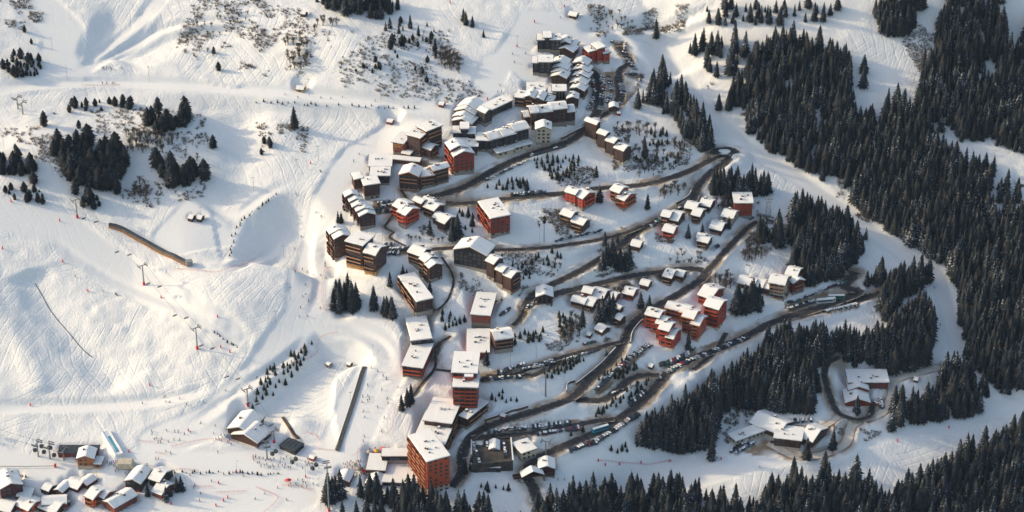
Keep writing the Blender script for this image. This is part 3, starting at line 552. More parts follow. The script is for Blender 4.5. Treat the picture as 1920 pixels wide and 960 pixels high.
        gx = lambda y_: (lambda a: ground(*W2(a, y_))-p[2]); gy = lambda x_: (lambda a: ground(*W2(x_, a))-p[2])
        if h > 3.2:
            big_ = 'w'
            if sl_ in 'wb': facade(win, frm, bal, 'x', y0, -L+.4, -.4, -1, .4, h, sl_, gx(0), nm == 'apartment_tower')
            if sr_ in 'wb': facade(win, frm, bal, 'y', x1, .4, Rr-.4, 1, .4, h, sr_, gy(0))
            facade(win, frm, bal, 'x', y1, -L+.4, -.4, 1, .4, h, big_, gx(Rr)); facade(win, frm, bal, 'y', x0, .4, Rr-.4, -1, .4, h, big_, gy(-L))
        else:
            win.box(-L*.65, -L*.35, y0-.05, y0, .5, min(2, h*.8)); frm.box(-L*.67, -L*.33, y0-.03, y0, .4, min(2.1, h*.85))
        if frm.v: q = frm.build('window_frame', M['frame'] if wm != 'cream' else M['fascia'], root, loc, rz); q['kind'] = 'stuff'
        if win.v: q = win.build('window', M['glass'], root, loc, rz); q['kind'] = 'stuff'
        if bal.v: q = bal.build('balcony', [M[u['mat']], M['railpale'] if wm in ('brown', 'dark', 'cream', 'orangered') else M['orangered'] if wm in ('red', 'brick') else M[u['mat']]], root, loc, rz); q['kind'] = 'stuff'
        if nm == 'arcade_building' and ui == 0:
            for i in range(5): q = MB(); xx = -L+.4+(L-.8)*i/4; q.tube((xx, -1.6, -1.5), (xx, -1.6, h), .22); q.build('column', M['frame'], root, loc, rz)
        if nm == 'chapel':
            for i in range(4): q = MB(); xx = -L+.8+(L-1.6)*i/3; q.tube((xx, -.6, -3), (xx, -.6, h), .25); q.build('stilt', M['chimney'], root, loc, rz)
        if 'yellow sign' in label and ui == 1:
            q = MB()
            for r_, wd in ((0, 6.2), (1, 4.6)):
                x = -L+1.0
                while x < -L+1+wd:
                    ww = random.uniform(.45, .8); zz = h-1.9-r_*1.5
                    q.box(x, x+.18, -.16, -.06, zz, zz+1.0); q.box(x, x+ww, -.16, -.06, zz+.8, zz+1.0); q.box(x, x+ww*.8, -.16, -.06, zz+.38, zz+.56); x += ww+.25
            q.build('sign_lettering', M['yellow'], root, loc, rz)
        if 'rooftop box' in label and ui == 1:
            q = MB(); q.box(-L*.55, -L*.2, Rr*.35, Rr*.75, h+.2, h+4.2); q.box(-L*.55-.2, -L*.2+.2, Rr*.35-.2, Rr*.75+.2, h+4.2, h+4.7, 1); q.build('rooftop_box', [M['brick'], M['snow']], root, loc, rz)
# ------------------------------------------------------------------ parking deck, snow features, bridge
def slab(name, label, cat, pts, top, thick, mats, lift=0):
    P = at([p[0] for p in pts], [p[1] for p in pts]); z = P[:, 2].max()+lift; c = P.mean(0); q = MB(); n = len(pts)
    vs = [(p[0]-c[0], p[1]-c[1], 0) for p in P]+[(p[0]-c[0], p[1]-c[1], -thick) for p in P]
    q.add(vs, [tuple(range(n)), tuple(range(n, 2*n))[::-1]]+[(i, (i+1) % n, n+(i+1) % n, n+i) for i in range(n)])
    return q, (c[0], c[1], z), vs[:n]
q, c, vs = slab('parking_deck', '', '', [(884, 826), (958, 826), (962, 886), (884, 886)], 0, 7, None)
dk = thing('parking_deck', 'brown parking deck with low white parapets beside the tower road', 'parking deck', c)
q.build('deck', M['concrete'], dk)
for i in range(4):
    a, b = Vector(vs[i]), Vector(vs[(i+1) % 4]); q = MB(); q.tube(a+Vector((0, 0, .5)), b+Vector((0, 0, .5)), .55, n=4); q.build('parapet', M['snow'] if i in (1, 3) else M['concrete'], dk)
DECKZ = c[2]
p0, p1 = at([962, 1033], [902, 898]); mid = (p0+p1)/2; v = p1-p0; Lb = np.linalg.norm(v[:2]); az = math.atan2(v[1], v[0])
br = thing('footbridge', 'dark red timber footbridge with snowy gable over the lower road', 'footbridge', (mid[0], mid[1], mid[2]), az)
q = MB(); q.box(-Lb/2, Lb/2, -1.6, 1.6, 3.2, 3.6); q.build('deck', M['fascia'], br)
for sy in (-1.6, 1.6): q = MB(); q.box(-Lb/2, Lb/2, sy-.08, sy+.08, 3.6, 4.8); q.build('railing', M['plum'], br)
for sx in (-7.5, 7.5): q = MB(); q.box(sx-.6, sx+.6, -1.5, 1.5, -4, 3.2); q.build('pier', M['stone'], br)
q = MB(); q.prism([(-7, 4.6), (0, 8.0), (7, 4.6), (7, 4.9), (0, 8.35), (-7, 4.9)], -3, 3, 'y'); rf = q.build('roof', M['plum'], br)
q = MB(); q.prism([(-7.2, 4.95), (0, 8.4), (7.2, 4.95), (7, 5.4), (0, 8.9), (-7, 5.4)], -3.2, 3.2, 'y', 0, 4, .06); q.build('snow_cover', M['snow'], rf)
for sx in (-6, 6): q = MB(); q.tube((sx, -1.6, 3.6), (sx, -1.6, 5.1), .2); q.build('post', M['plum'], br)
# roundabout island and loop islands
def island(px, py, rx, ry, h, label):
    p = at(px, py)[0]; q = MB(); n = 20; vs = []; 
    for k, (f, z) in enumerate(((1, -.8), (.97, .35), (.8, h*.75), (.4, h), )):
        for i in range(n):
            a = 2*math.pi*i/n; j = 1+random.uniform(-.06, .06); vs.append((rx*f*j*math.cos(a), ry*f*j*math.sin(a), z+random.uniform(-.1, .1)))
    fs = [(k*n+i, k*n+(i+1) % n, (k+1)*n+(i+1) % n, (k+1)*n+i) for k in range(3) for i in range(n)]+[tuple(range(3*n, 4*n))]
    q.add(vs, fs); tag(q.build('snow_island', M['snow'], None, tuple(p), 0, True), label, 'traffic island')
island(1116, 225, 3.8, 3.4, 1.0, 'round snow-covered traffic island on the village roundabout')
island(1357, 284, 5, 3.2, .8, 'oval snowy island in the turning loop at the hairpin')
# snow ramp, conveyors
def ribbon_thing(name, label, cat, pts, width, build, step=4):
    P = at([p[0] for p in pts], [p[1] for p in pts]); S = spline(P[:, :2], step); zg = sample(H, S[:, 0], S[:, 1]); z = np.maximum(hsm(zg, 3), zg+.15); S3 = np.column_stack([S, z]); o = S3[0].copy(); S3 = S3-o
    return thing(name, label, cat, tuple(o)), S3
def strip(S3, prof, name, m, parent, caps=True):
    t = np.gradient(S3[:, :2], axis=0); t /= np.linalg.norm(t, axis=1)[:, None]; nr = np.column_stack([-t[:, 1], t[:, 0]]); n = len(prof); q = MB(); vs = []
    for k in range(len(S3)):
        for a, z in prof: vs.append((S3[k, 0]+nr[k, 0]*a, S3[k, 1]+nr[k, 1]*a, S3[k, 2]+z))
    fs = [(k*n+i, k*n+(i+1) % n, (k+1)*n+(i+1) % n, (k+1)*n+i) for k in range(len(S3)-1) for i in range(n)]
    fs += [tuple(range(n))[::-1], tuple(range((len(S3)-1)*n, len(S3)*n))]
    q.add(vs, fs); return q.build(name, m, parent)
t_, S3 = ribbon_thing('covered_conveyor', 'long brown covered ski conveyor across the beginner area', 'conveyor', [(205, 425), (230, 432), (280, 460), (355, 498)], 3, None)
strip(S3, [(-1.5, 0), (-1.5, 1.4), (1.5, 1.4), (1.5, 0)], 'side_panel', M['tube'], t_)
strip(S3, [(-1.6, 1.41), (-1.2, 2.3), (0, 2.7), (1.2, 2.3), (1.6, 1.41)], 'canopy', M['darkmetal'], t_)
strip(S3, [(-2.3, .0), (-2.3, .5), (-1.7, .5), (-1.7, .0)], 'kerb', M['railpale'], t_)
q = MB(); q.box(-2.0, 2.0, -1.6, 1.6, 0, 3.2); q.box(-2.2, 2.2, -1.8, 1.8, 3.2, 3.6); q.build('end_housing', M['grey'], t_, tuple(S3[-1]), .4)
t_, S3 = ribbon_thing('ski_conveyor', 'long dark open conveyor running straight down to the village base', 'conveyor', [(684, 688), (664, 750), (632, 847)], 3, None)
strip(S3, [(-1.0, -.4), (-1.0, .3), (1.0, .3), (1.0, -.4)], 'belt', M['belt'], t_); strip(S3, [(-1.4, -.3), (-1.4, .55), (-1.3, .55), (-1.3, -.3)], 'guard_rail', M['metal'], t_); strip(S3, [(1.3, -.3), (1.3, .5), (1.4, .5), (1.4, -.3)], 'guard_rail', M['metal'], t_)
t_, S3 = ribbon_thing('ski_conveyor', 'short grey conveyor above the chairlift station', 'conveyor', [(531, 784), (545, 805), (560, 826)], 3, None)
strip(S3, [(-.9, .1), (-.9, .8), (.9, .8), (.9, .1)], 'belt', M['concrete'], t_); strip(S3, [(-1.3, .1), (-1.3, 1.2), (-1.1, 1.2), (-1.1, .1)], 'guard_rail', M['railpale'], t_)
t_, S3 = ribbon_thing('rope_tow', 'thin rope tow line on the flat left of the orange chalet', 'ski tow', [(0, 877), (60, 877), (104, 876)], 1, None)
strip(S3, [(-.12, .8), (-.12, 1.0), (.12, 1.0), (.12, .8)], 'rope', M['black'], t_); q = MB(); q.box(-.6, .6, -.6, .6, 0, 2.2); q.build('drive_unit', M['red_paint'], t_, tuple(S3[-1]))
t_, S3 = ribbon_thing('slalom_ramp', 'raised white ramp with blue mats beside the lift station', 'ramp', [(199, 812), (212, 835), (224, 856)], 3, None, 2)
strip(S3, [(-3.2, -1), (-2.4, 1.8), (-1, 1.4), (1, 1.4), (2.4, 1.8), (3.2, -1)], 'snow_bank', M['snow'], t_); strip(S3[2:-1], [(-.9, 1.38), (-.9, 1.5), (.9, 1.5), (.9, 1.38)], 'mat', M['blue'], t_)
p = at(236, 871)[0]; q = MB(); q.prism([(-6, -.5), (6, -.5), (4, 3.6), (-4, 3.6)], -4.5, 2, 'y', 0, 3, .1); tag(q.build('air_cushion', M['cream'], None, tuple(p)), 'large cream landing air cushion below the white ramp', 'air cushion')
# ------------------------------------------------------------------ guard rails / retaining walls
for lab, pts in (('dark retaining wall above the tower road bend', [(908, 790), (950, 776), (990, 764)]), ('dark retaining wall beside the mid road junction', [(1062, 736), (1064, 722), (1078, 716)]), ('guard rail along the main road between the saplings and the junction', [(1080, 722), (1120, 690), (1154, 655)]), ('guard rail outside the upper road bend', [(1268, 383), (1290, 370), (1296, 360)]), ('retaining wall beside the red apartment group', [(1182, 645), (1186, 625), (1205, 602)]), ('dark wall along the village road by the lodge', [(1052, 262), (1075, 250), (1095, 240)])):
    t_, S3 = ribbon_thing('road_wall', lab, 'wall', pts, 1, None, 2); strip(S3, [(-.25, -.5), (-.25, 1.5), (.25, 1.5), (.25, -.5)], 'wall', M['chimney'], t_); strip(S3, [(-.3, 1.5), (-.25, 1.7), (.25, 1.7), (.3, 1.5)], 'snow_cap', M['snow'], t_)
# ------------------------------------------------------------------ trees
def foliage_mat(name, c1, c2, snow_amt):
    m = bpy.data.materials.new(name); m.use_nodes = True; n = m.node_tree; b = n.nodes['Principled BSDF']; L = n.links.new; b.inputs['Roughness'].default_value = .85; b.inputs['Specular IOR Level'].default_value = .15
    tc = n.nodes.new('ShaderNodeTexCoord'); nz = n.nodes.new('ShaderNodeTexNoise'); nz.inputs['Scale'].default_value = .22; nz.inputs['Detail'].default_value = 3
    ge = n.nodes.new('ShaderNodeNewGeometry'); L(ge.outputs['Position'], nz.inputs['Vector'])
    cr = n.nodes.new('ShaderNodeValToRGB'); cr.color_ramp.elements[0].color = (*c1, 1); cr.color_ramp.elements[1].color = (*c2, 1); cr.color_ramp.elements[0].position = .35; cr.color_ramp.elements[1].position = .65; L(nz.outputs[0], cr.inputs[0])
    n2 = n.nodes.new('ShaderNodeTexNoise'); n2.inputs['Scale'].default_value = 1.1; n2.inputs['Detail'].default_value = 4; L(ge.outputs['Position'], n2.inputs['Vector'])
    n3 = n.nodes.new('ShaderNodeTexNoise'); n3.inputs['Scale'].default_value = .06; L(ge.outputs['Position'], n3.inputs['Vector'])
    ad = n.nodes.new('ShaderNodeMath'); ad.operation = 'MULTIPLY_ADD'; ad.inputs[1].default_value = .45; L(n3.outputs[0], ad.inputs[0]); L(n2.outputs[0], ad.inputs[2])
    mr = n.nodes.new('ShaderNodeMapRange'); mr.inputs[1].default_value = .90-snow_amt; mr.inputs[2].default_value = .97-snow_amt; L(ad.outputs[0], mr.inputs[0])
    mx = n.nodes.new('ShaderNodeMix'); mx.data_type = 'RGBA'; mx.inputs['B'].default_value = (.55, .57, .6, 1); L(cr.outputs[0], mx.inputs['A']); L(mr.outputs[0], mx.inputs['Factor']); L(mx.outputs['Result'], b.inputs['Base Color']); return m
M['spruce'] = foliage_mat('spruce_needles', (.012, .023, .036), (.042, .040, .037), .03)  # navy shade with haze lift and paler sunlit tone painted into needle colours
M['pine'] = foliage_mat('pine_needles', (.010, .018, .028), (.034, .032, .028), .0)
M['sapling'] = foliage_mat('sapling_needles', (.02, .028, .022), (.045, .042, .026), -.05)
def conifer(h, w, layers, nb, rnd, shape='spruce'):
    V_ = []; F_ = []
    for k in range(layers):
        f = k/(layers-1)
        if shape == 'spruce': r = w*(1-f)**.72*(1 if k else .8)+.12
        else: r = w*math.sin(math.pi*min(1, .22+f*.80))**.7+.1
        z = h*(.07+.90*f)+rnd.uniform(-.1, .1)*h/layers; dz = h/layers
        n = max(5, int(nb*(1-.45*f))); a0 = rnd.uniform(0, 6.28)
        for i in range(n):
            a = a0+6.283*i/n+rnd.uniform(-.25, .25); rr = r*rnd.uniform(.72, 1.18); wd = 6.283/n*.62; tip = (rr*math.cos(a), rr*math.sin(a), z-dz*(.35+.5*(1-f))*rnd.uniform(.6, 1.3))
            m1 = (.62*rr*math.cos(a-wd), .62*rr*math.sin(a-wd), z-dz*.25); m2 = (.62*rr*math.cos(a+wd), .62*rr*math.sin(a+wd), z-dz*.25); top = (0, 0, z+dz*1.0); md = (.55*rr*math.cos(a), .55*rr*math.sin(a), z+dz*.28)
            b = len(V_); V_ += [top, m1, tip, m2, md]; F_ += [(b, b+1, b+4), (b+1, b+2, b+4), (b+2, b+3, b+4), (b+3, b, b+4)]
    b = len(V_); V_ += [(.12, 0, h*.93), (-.06, .1, h*.93), (-.06, -.1, h*.93), (0, 0, h*1.03)]; F_ += [(b, b+1, b+3), (b+1, b+2, b+3), (b+2, b, b+3)]
    return np.array(V_), np.array(F_)
def trunk(h, r):
    q = MB(); q.tube((0, 0, -1.5), (0, 0, h*.35), r, r*.75, 6); q.tube((0, 0, h*.35), (0, 0, h*.95), r*.75, .04, 6); return q
SPR = []; rn = random.Random(3)
for i in range(7):
    h = 1.0; V_, F_ = conifer(20, rn.uniform(3.9, 5.0), rn.choice((13, 15, 17)), 11, rn); SPR.append((V_, F_))
spr_crown = [npmesh('crown', v, f, [M['spruce']]) for v, f in SPR]; spr_trunk = trunk(20, .3).mesh('trunk', [M['bark']])
PIN = [conifer(13, rn.uniform(3.3, 4.2), 12, 11, rn, 'pine') for _ in range(5)]
pin_crown = [npmesh('crown', v, f, [M['pine']]) for v, f in PIN]; pin_trunk = trunk(13, .3).mesh('trunk', [M['bark']])
def sapling_mesh():
    v, f = conifer(4.5, rn.uniform(1.2, 1.5), 9, 8, rn); q = MB(); q.tube((0, 0, -.5), (0, 0, 4), .09, .02, 5); k = len(v)
    f2 = [t for fc in q.f for t in ([(fc[0], fc[i], fc[i+1]) for i in range(1, len(fc)-1)])]
    return npmesh('sapling', np.vstack([v, np.array(q.v)]), np.vstack([f, np.array(f2)+k]), [M['sapling'], M['bark']], [0]*len(f)+[1]*len(f2))
SAP = [sapling_mesh() for _ in range(5)]
def bare_tree(h, seed, spread=.55):
    r_ = random.Random(seed); q = MB()
    def br(p, d, ln, r, lev):
        e = p+d*ln; q.tube(p, e, r, r*.55, 3 if lev else 5)
        if lev >= 4 or ln < .5: return
        for _ in range(3):
            nd = (d+Vector((r_.uniform(-1, 1), r_.uniform(-1, 1), r_.uniform(-.1, .6)))*spread).normalized(); br(p+d*ln*r_.uniform(.5, 1), nd, ln*r_.uniform(.55, .8), max(r*.55, .055), lev+1)
    for _ in range(4): br(Vector((r_.uniform(-.6, .6), r_.uniform(-.6, .6), -.4)), Vector((r_.uniform(-.3, .3), r_.uniform(-.3, .3), 1)).normalized(), h*.34, .15, 0)
    return q
BARE = [bare_tree(8.5, s).mesh('branches', [M['twig']]) for s in range(4)]
# zones of spruce bases (pixel polygons on the hillside): polygon, number, spacing, height range, label
SZ = [([(612, 932), (690, 926), (760, 938), (800, 948), (870, 962), (900, 985), (740, 985), (730, 950), (612, 945)], 46, 2.35, (15, 22), 'spruce in the belt of trees below the tall tower'),
 ([(640, 962), (720, 962), (720, 985), (640, 985)], 5, 4, (13, 17), 'spruce at the bottom edge left of the tower belt'),
 ([(880, 962), (960, 968), (990, 990), (860, 1000)], 12, 3.2, (15, 22), 'spruce beside the road under the footbridge'),
 ([(1010, 962), (1060, 948), (1120, 928), (1200, 924), (1300, 930), (1360, 946), (1410, 968), (1440, 1030), (1000, 1030)], 263, 2.35, (15, 22), 'spruce in the dark wood below the bottom piste'),
 ([(1430, 930), (1520, 908), (1620, 908), (1640, 940), (1690, 940), (1720, 905), (1800, 862), (1850, 835), (1930, 808), (1980, 1030), (1420, 1030)], 511, 2.35, (15, 23), 'spruce in the bottom right forest'),
 ([(1195, 835), (1280, 852), (1330, 838), (1345, 795), (1370, 762), (1440, 772), (1520, 775), (1535, 738), (1525, 692), (1480, 640), (1440, 652), (1400, 692), (1350, 722), (1300, 757), (1215, 802)], 372, 2.35, (15, 22), 'spruce in the central wood below the long car row'),
 ([(1525, 690), (1565, 668), (1600, 690), (1640, 706), (1740, 697), (1748, 620), (1735, 575), (1700, 602), (1650, 642), (1628, 660), (1596, 645), (1560, 640), (1490, 645)], 232, 2.35, (15, 22), 'spruce in the wood above the red forest depot'),
 ([(1620, 537), (1655, 546), (1660, 560), (1648, 596), (1668, 602), (1692, 562), (1742, 532), (1735, 516), (1690, 530), (1640, 524)], 46, 2.35, (16, 22), 'spruce in the clump between bus parking and right piste'),
 ([(1478, 540), (1512, 537), (1580, 520), (1618, 476), (1600, 442), (1550, 408), (1500, 392), (1485, 402), (1480, 440), (1490, 480)], 186, 2.35, (14, 21), 'spruce in the wood left of the long piste'),
 ([(1335, 366), (1380, 372), (1440, 366), (1442, 350), (1400, 346), (1340, 347)], 34, 2.6, (14, 19), 'spruce in the clump beside the hairpin'),
 ([(1418, 455), (1462, 462), (1466, 440), (1425, 438)], 14, 2.8, (14, 19), 'spruce beside the upper end of the chalet road'),
 ([(1226, 152), (1252, 142), (1282, 190), (1312, 226), (1352, 277), (1338, 291), (1308, 282), (1270, 246), (1236, 216), (1182, 202), (1210, 186)], 58, 2.35, (14, 21), 'spruce on the ridge below the upper car park'),
 ([(1290, 100), (1340, 75), (1380, 65), (1400, 105), (1380, 140), (1345, 150), (1300, 120)], 22, 3, (14, 20), 'spruce in the small group right of the top piste bend'),
 ([(1345, 208), (1380, 165), (1440, 90), (1480, 75), (1585, 112), (1602, 150), (1606, 240), (1652, 205), (1730, 200), (1745, 250), (1730, 290), (1622, 320), (1602, 335), (1560, 335), (1500, 328), (1455, 308), (1405, 262), (1395, 205)], 589, 2.35, (12, 20), 'spruce in the broken wood right of the upper piste'),
 ([(1642, 62), (1690, 76), (1712, 60), (1735, 8), (1640, 10)], 60, 2.35, (14, 20), 'spruce in the dark triangle at the top right'),
 ([(1765, 40), (1740, 130), (1712, 185), (1735, 215), (1765, 250), (1800, 268), (1860, 262), (1935, 300), (1960, -20), (1795, -20)], 511, 2.35, (13, 20), 'spruce in the upper right forest'),
 ([(1600, 352), (1600, 402), (1640, 442), (1700, 467), (1735, 482), (1765, 505), (1800, 548), (1802, 640), (1820, 680), (1880, 738), (1940, 760), (1940, 440), (1862, 402), (1838, 335), (1770, 295), (1705, 250), (1690, 300), (1630, 325)], 961, 2.35, (14, 21), 'spruce in the great forest right of the long piste'),
 ([(1690, 800), (1660, 812), (1670, 770), (1700, 765), (1745, 755), (1765, 705), (1800, 690), (1855, 745), (1840, 775), (1790, 790)], 80, 2.35, (15, 22), 'spruce in the wood between track and lower right piste'),
 ([(622, 585), (680, 590), (672, 560), (630, 555)], 15, 2.6, (17, 22), 'spruce in the left clump beside the red-netted hollow'),
 ([(692, 588), (738, 598), (735, 575), (700, 570)], 7, 3, (16, 21), 'spruce in the right clump beside the balconied long block'),
 ([(1375, 590), (1425, 590), (1430, 570), (1385, 572)], 14, 2.4, (17, 21), 'spruce in the clump right of the red apartment group'),
 ([(1120, 608), (1155, 610), (1152, 590), (1125, 592)], 9, 2.4, (15, 19), 'spruce in the dense clump among the small chalets'),
 ([(1125, 505), (1180, 512), (1185, 495), (1140, 488)], 16, 2.5, (13, 17), 'spruce in the clump between upper road and hairpin road'),
 ([(585, -4), (760, 8), (725, 36), (670, 34), (610, 22)], 44, 3, (12, 19), 'spruce in the top edge group above the bushy slope'),
 ([(850, 28), (880, 45), (925, 85), (945, 105), (905, 70), (870, 45)], 16, 2.6, (9, 15), 'spruce in the diagonal strip beside the top piste'),
 ([(725, 45), (820, 50), (830, 90), (790, 80), (720, 70)], 14, 4, (6, 11), 'small spruce scattered on the bushy upper slope'),
 ([(1290, 30), (1350, 12), (1600, 14), (1560, 40), (1440, 48), (1330, 50)], 34, 4, (10, 16), 'spruce along the top edge right of the piste'),
 ([(1835, 340), (1865, 350), (1870, 380), (1915, 390), (1925, 370), (1880, 340), (1850, 300)], 12, 4, (13, 18), 'spruce in the small clearing at the right edge')]
SOLO = [(552, 240, 18, 'lone tall spruce on the left hillside beside the piste'), (1230, 72, 17, 'lone spruce at the top piste bend'), (1512, 862, 18, 'lone spruce in front of the depot garages'), (1561, 843, 17, 'slim spruce at the right end of the depot hall'), (1334, 862, 19, 'single spruce on the snow at the lower tip of the central wood'),
 (1606, 775, 15, 'bushy spruce in front of the broad gabled shed'), (756, 524, 12, 'spruce right of the round bush beside the balconied block'), (1134, 461, 12, 'spruce on the bank above the upper road'), (1158, 454, 7, 'small spruce beside the upper road junction'), (1217, 587, 15, 'spruce hiding the small chalet above the main road'), (1201, 577, 13, 'spruce beside the red-lit chalet above the main road'),
 (1290, 656, 15, 'spruce between the red apartment blocks'), (1124, 378, 14, 'spruce right of the bright red two-part chalet'), (1214, 392, 13, 'spruce on the slope right of the orange stepped chalet'), (1209, 294, 14, 'spruce on the slope right of the lit cream basements'), (1118, 332, 10, 'spruce on the slope below the lit cream basements'), (988, 357, 10, 'spruce below the village road, right of the sapling slope'), (975, 352, 9, 'spruce below the village road by the parked cars'),
 (848, 452, 19, 'tall spruce right of the split-roofed chalet'), (858, 446, 20, 'tallest spruce in the group right of the split-roofed chalet'), (806, 440, 13, 'spruce left of the split-roofed chalet'), (886, 424, 11, 'rounded spruce left of the brick-red slab'), (878, 406, 9, 'small rounded spruce behind the brick-red slab'), (640, 418, 9, 'slender spruce left of the dark red row'), (634, 418, 10, 'second slender spruce left of the dark red row'), (763, 525, 9, 'small spruce beside the balconied block, right of the larger one'),
 (731, 537, 12, 'spruce at the foot of the rightmost balconied block'), (753, 770, 13, 'front spruce of the trio by the piste bend'), (764, 762, 15, 'middle spruce of the trio by the piste bend'), (771, 757, 16, 'rear spruce of the trio by the piste bend'), (1316, 452, 15, 'spruce among the hairpin chalets'), (1290, 446, 12, 'dark spruce beside the small red chalet'), (1366, 428, 10, 'spruce in front of the tan chalet'), (910, 806, 10, 'spruce on the inside of the tower road bend'), (884, 882, 13, 'spruce beside the tower road'), (873, 888, 11, 'short spruce beside the tower road, near the tower'), (912, 684, 12, 'spruce at the corner of the orange-red block'), (806, 548, 10, 'spruce at the right end of the long timber block'),
 (320, 930, 9, 'fir at the right end of the lower left clump'), (312, 940, 12, 'dark fir in front of the red-walled chalet'), (332, 922, 12, 'tall fir in the lower left clump'), (340, 920, 12, 'rightmost tall fir of the lower left clump'), (277, 930, 11, 'brownish fir beside the dark double-roofed house'), (1092, 612, 15, 'broad dark spruce left of the dense chalet clump'), (1255, 530, 8, 'round spruce left of the double brown chalet')]
allsp = []
occupied = set()
BFOOT = [(u['p'][0]-math.cos(u['th'])*u['L']/2+math.sin(u['th'])*u['R']/2, u['p'][1]+math.sin(u['th'])*u['L']/2+math.cos(u['th'])*u['R']/2, max(u['L'], u['R'])*.5+1.5) for us in UN for u in us]
BF = np.array(BFOOT)
def free(x, y, r):
    if np.any(np.hypot(BF[:, 0]-x, BF[:, 1]-y) < BF[:, 2]): return False
    i = np.clip(int(np.interp(x, XS, np.arange(NX))), 0, NX-1); j = np.clip(int(np.interp(y, YS, np.arange(NY))), 0, NY-1)
    return dist[j, i] > r
def scatter(poly, n, sp, seed, rmin=1.5, tries=8, gap=False):
    r_ = np.random.default_rng(seed); xs = [p[0] for p in poly]; ys = [p[1] for p in poly]
    k = n*tries; px = r_.uniform(min(xs), max(xs), k*2); py = r_.uniform(min(ys), max(ys), k*2); m = inpoly(px, py, poly); px, py = px[m][:k], py[m][:k]
    if not len(px): return []
    if gap: k_ = r_.random(len(px)) < .22; px = px+np.where(k_, r_.normal(0, 14, len(px)), 0); py = py+np.where(k_, r_.normal(0, 13, len(px)), 0)
    P = at(px, py); out = []; cell = {}
    for (x, y, z) in P:
        c = (int(x//sp), int(y//sp))
        if any((x-a)**2+(y-b)**2 < sp*sp for i in (-1, 0, 1) for j in (-1, 0, 1) for a, b in cell.get((c[0]+i, c[1]+j), ())): continue
        if not free(x, y, rmin) or (gap and vnoise(np.array([x]), np.array([y]), 22, 55)[0] < -.38): continue
        if gap:
            ii = np.clip(int(np.interp(x, XS, np.arange(NX))), 0, NX-1); jj = np.clip(int(np.interp(y, YS, np.arange(NY))), 0, NY-1)
            if rough0[jj, ii] < .1: continue
        cell.setdefault(c, []).append((x, y)); out.append((x, y, z))
        if len(out) >= n: break
    return out
for zi, (poly, n, sp, hr, lab) in enumerate(SZ):
    for (x, y, z) in scatter(poly, n, sp, 100+zi, gap=any(k in lab for k in ('broken', 'upper right', 'great'))): allsp.append((x, y, z, random.uniform(*hr)*random.choice((.5, .7, .85, 1, 1, 1.1, 1.2)), lab, n < 30))
def spruce_at(x, y, z, h, lab, grp):
    t = thing('spruce_tree', lab, 'tree', (x, y, z-.2), random.uniform(0, 6.28), grp); k = h/20; t.scale = (k*random.uniform(.9, 1.12),)*2+(k,)
    place('crown', random.choice(spr_crown), t); place('trunk', spr_trunk, t)
for px, py, h, lab in SOLO:
    p = at(px, py)[0]; spruce_at(*p, h, lab, None)
# the spruces that show largest are built one by one, the rest of the forest is one mass
def rank(a):
    u_, v_, d_ = project(a[0], a[1], a[2]); vis = -40 < u_ < 1960 and -10 < v_ < 1010
    return (0 if not vis else (1 if a[5] else 0))*1000+a[3]*FPX/d_*(1 if vis else 0)
allsp.sort(key=rank, reverse=True)
for a in allsp[:300-len(SOLO)]: spruce_at(*a[:4], a[4], a[4].replace('small spruce', 'small spruces').replace('spruce in', 'spruces in').replace('spruce at', 'spruces at').replace('spruce on', 'spruces on'))
Vs, Fs, off = [], [], 0
for a in allsp[300-len(SOLO):]:
    v, f = random.choice(SPR); k = a[3]/20; an = random.uniform(0, 6.28); kw = k*random.uniform(.8, 1.22); c_, s_ = math.cos(an)*kw, math.sin(an)*kw
    Vs.append(np.column_stack([v[:, 0]*c_-v[:, 1]*s_+a[0], v[:, 0]*s_+v[:, 1]*c_+a[1], v[:, 2]*k+a[2]-.2])); Fs.append(f+off); off += len(v)
o = place('spruce_forest', npmesh('spruce_forest', np.vstack(Vs), np.vstack(Fs), [M['spruce']])); o['kind'] = 'stuff'; tag(o, 'dense mass of dark spruces covering the right-hand hillsides', 'forest'); print('spruces', len(allsp))
# stone pines on the left
PZ = [([(0, 300), (28, 296), (66, 312), (72, 332), (40, 332), (0, 326)], 22, (9, 15), 'rounded pine at the left edge of the wooded knoll'), ([(0, 352), (65, 360), (105, 385), (60, 388), (0, 370)], 12, (5, 9), 'short pine along the lower left edge of the knoll'),
 ([(98, 290), (150, 272), (232, 290), (242, 322), (205, 360), (165, 352), (130, 340)], 74, (11, 18), 'pine in the dense stand in the middle of the knoll'), ([(275, 232), (352, 216), (356, 240), (290, 250)], 26, (11, 17), 'pine in the dark group at the top of the knoll'), ([(312, 352), (368, 350), (370, 330), (320, 332), (290, 298), (282, 312)], 26, (11, 17), 'pine in the right-hand stand of the knoll'),
 ([(5, 125), (80, 110), (85, 130), (60, 152), (30, 148)], 34, (4, 9), 'small pine in the group above the lift towers'), ([(115, 195), (250, 188), (250, 205), (200, 212), (140, 208)], 15, (5, 10), 'pine in the row along the top of the knoll'), ([(150, 365), (205, 375), (185, 398), (150, 385)], 8, (5, 9), 'short pine at the foot of the knoll'), ([(650, 140), (705, 115), (720, 130), (690, 145)], 8, (4, 6), 'small round pine on the bare upper slope'), ([(770, 125), (805, 140), (800, 148), (770, 132)], 4, (5, 6), 'round pine on the right of the bare upper slope'), ([(705, 60), (820, 95), (815, 125), (740, 100)], 16, (4, 9), 'pine scattered down the bushy upper slope'), ([(492, 262), (515, 270), (508, 282), (495, 275)], 4, (6, 9), 'pine on the small rocky spur beside the piste')]
def pine_at(x, y, z, h, lab, grp):
    t = thing('stone_pine', lab, 'tree', (x, y, z-.2), random.uniform(0, 6.28), grp); k = h/13; t.scale = (k*random.uniform(.85, 1.15),)*2+(k,)
    place('crown', random.choice(pin_crown), t); place('trunk', pin_trunk, t)
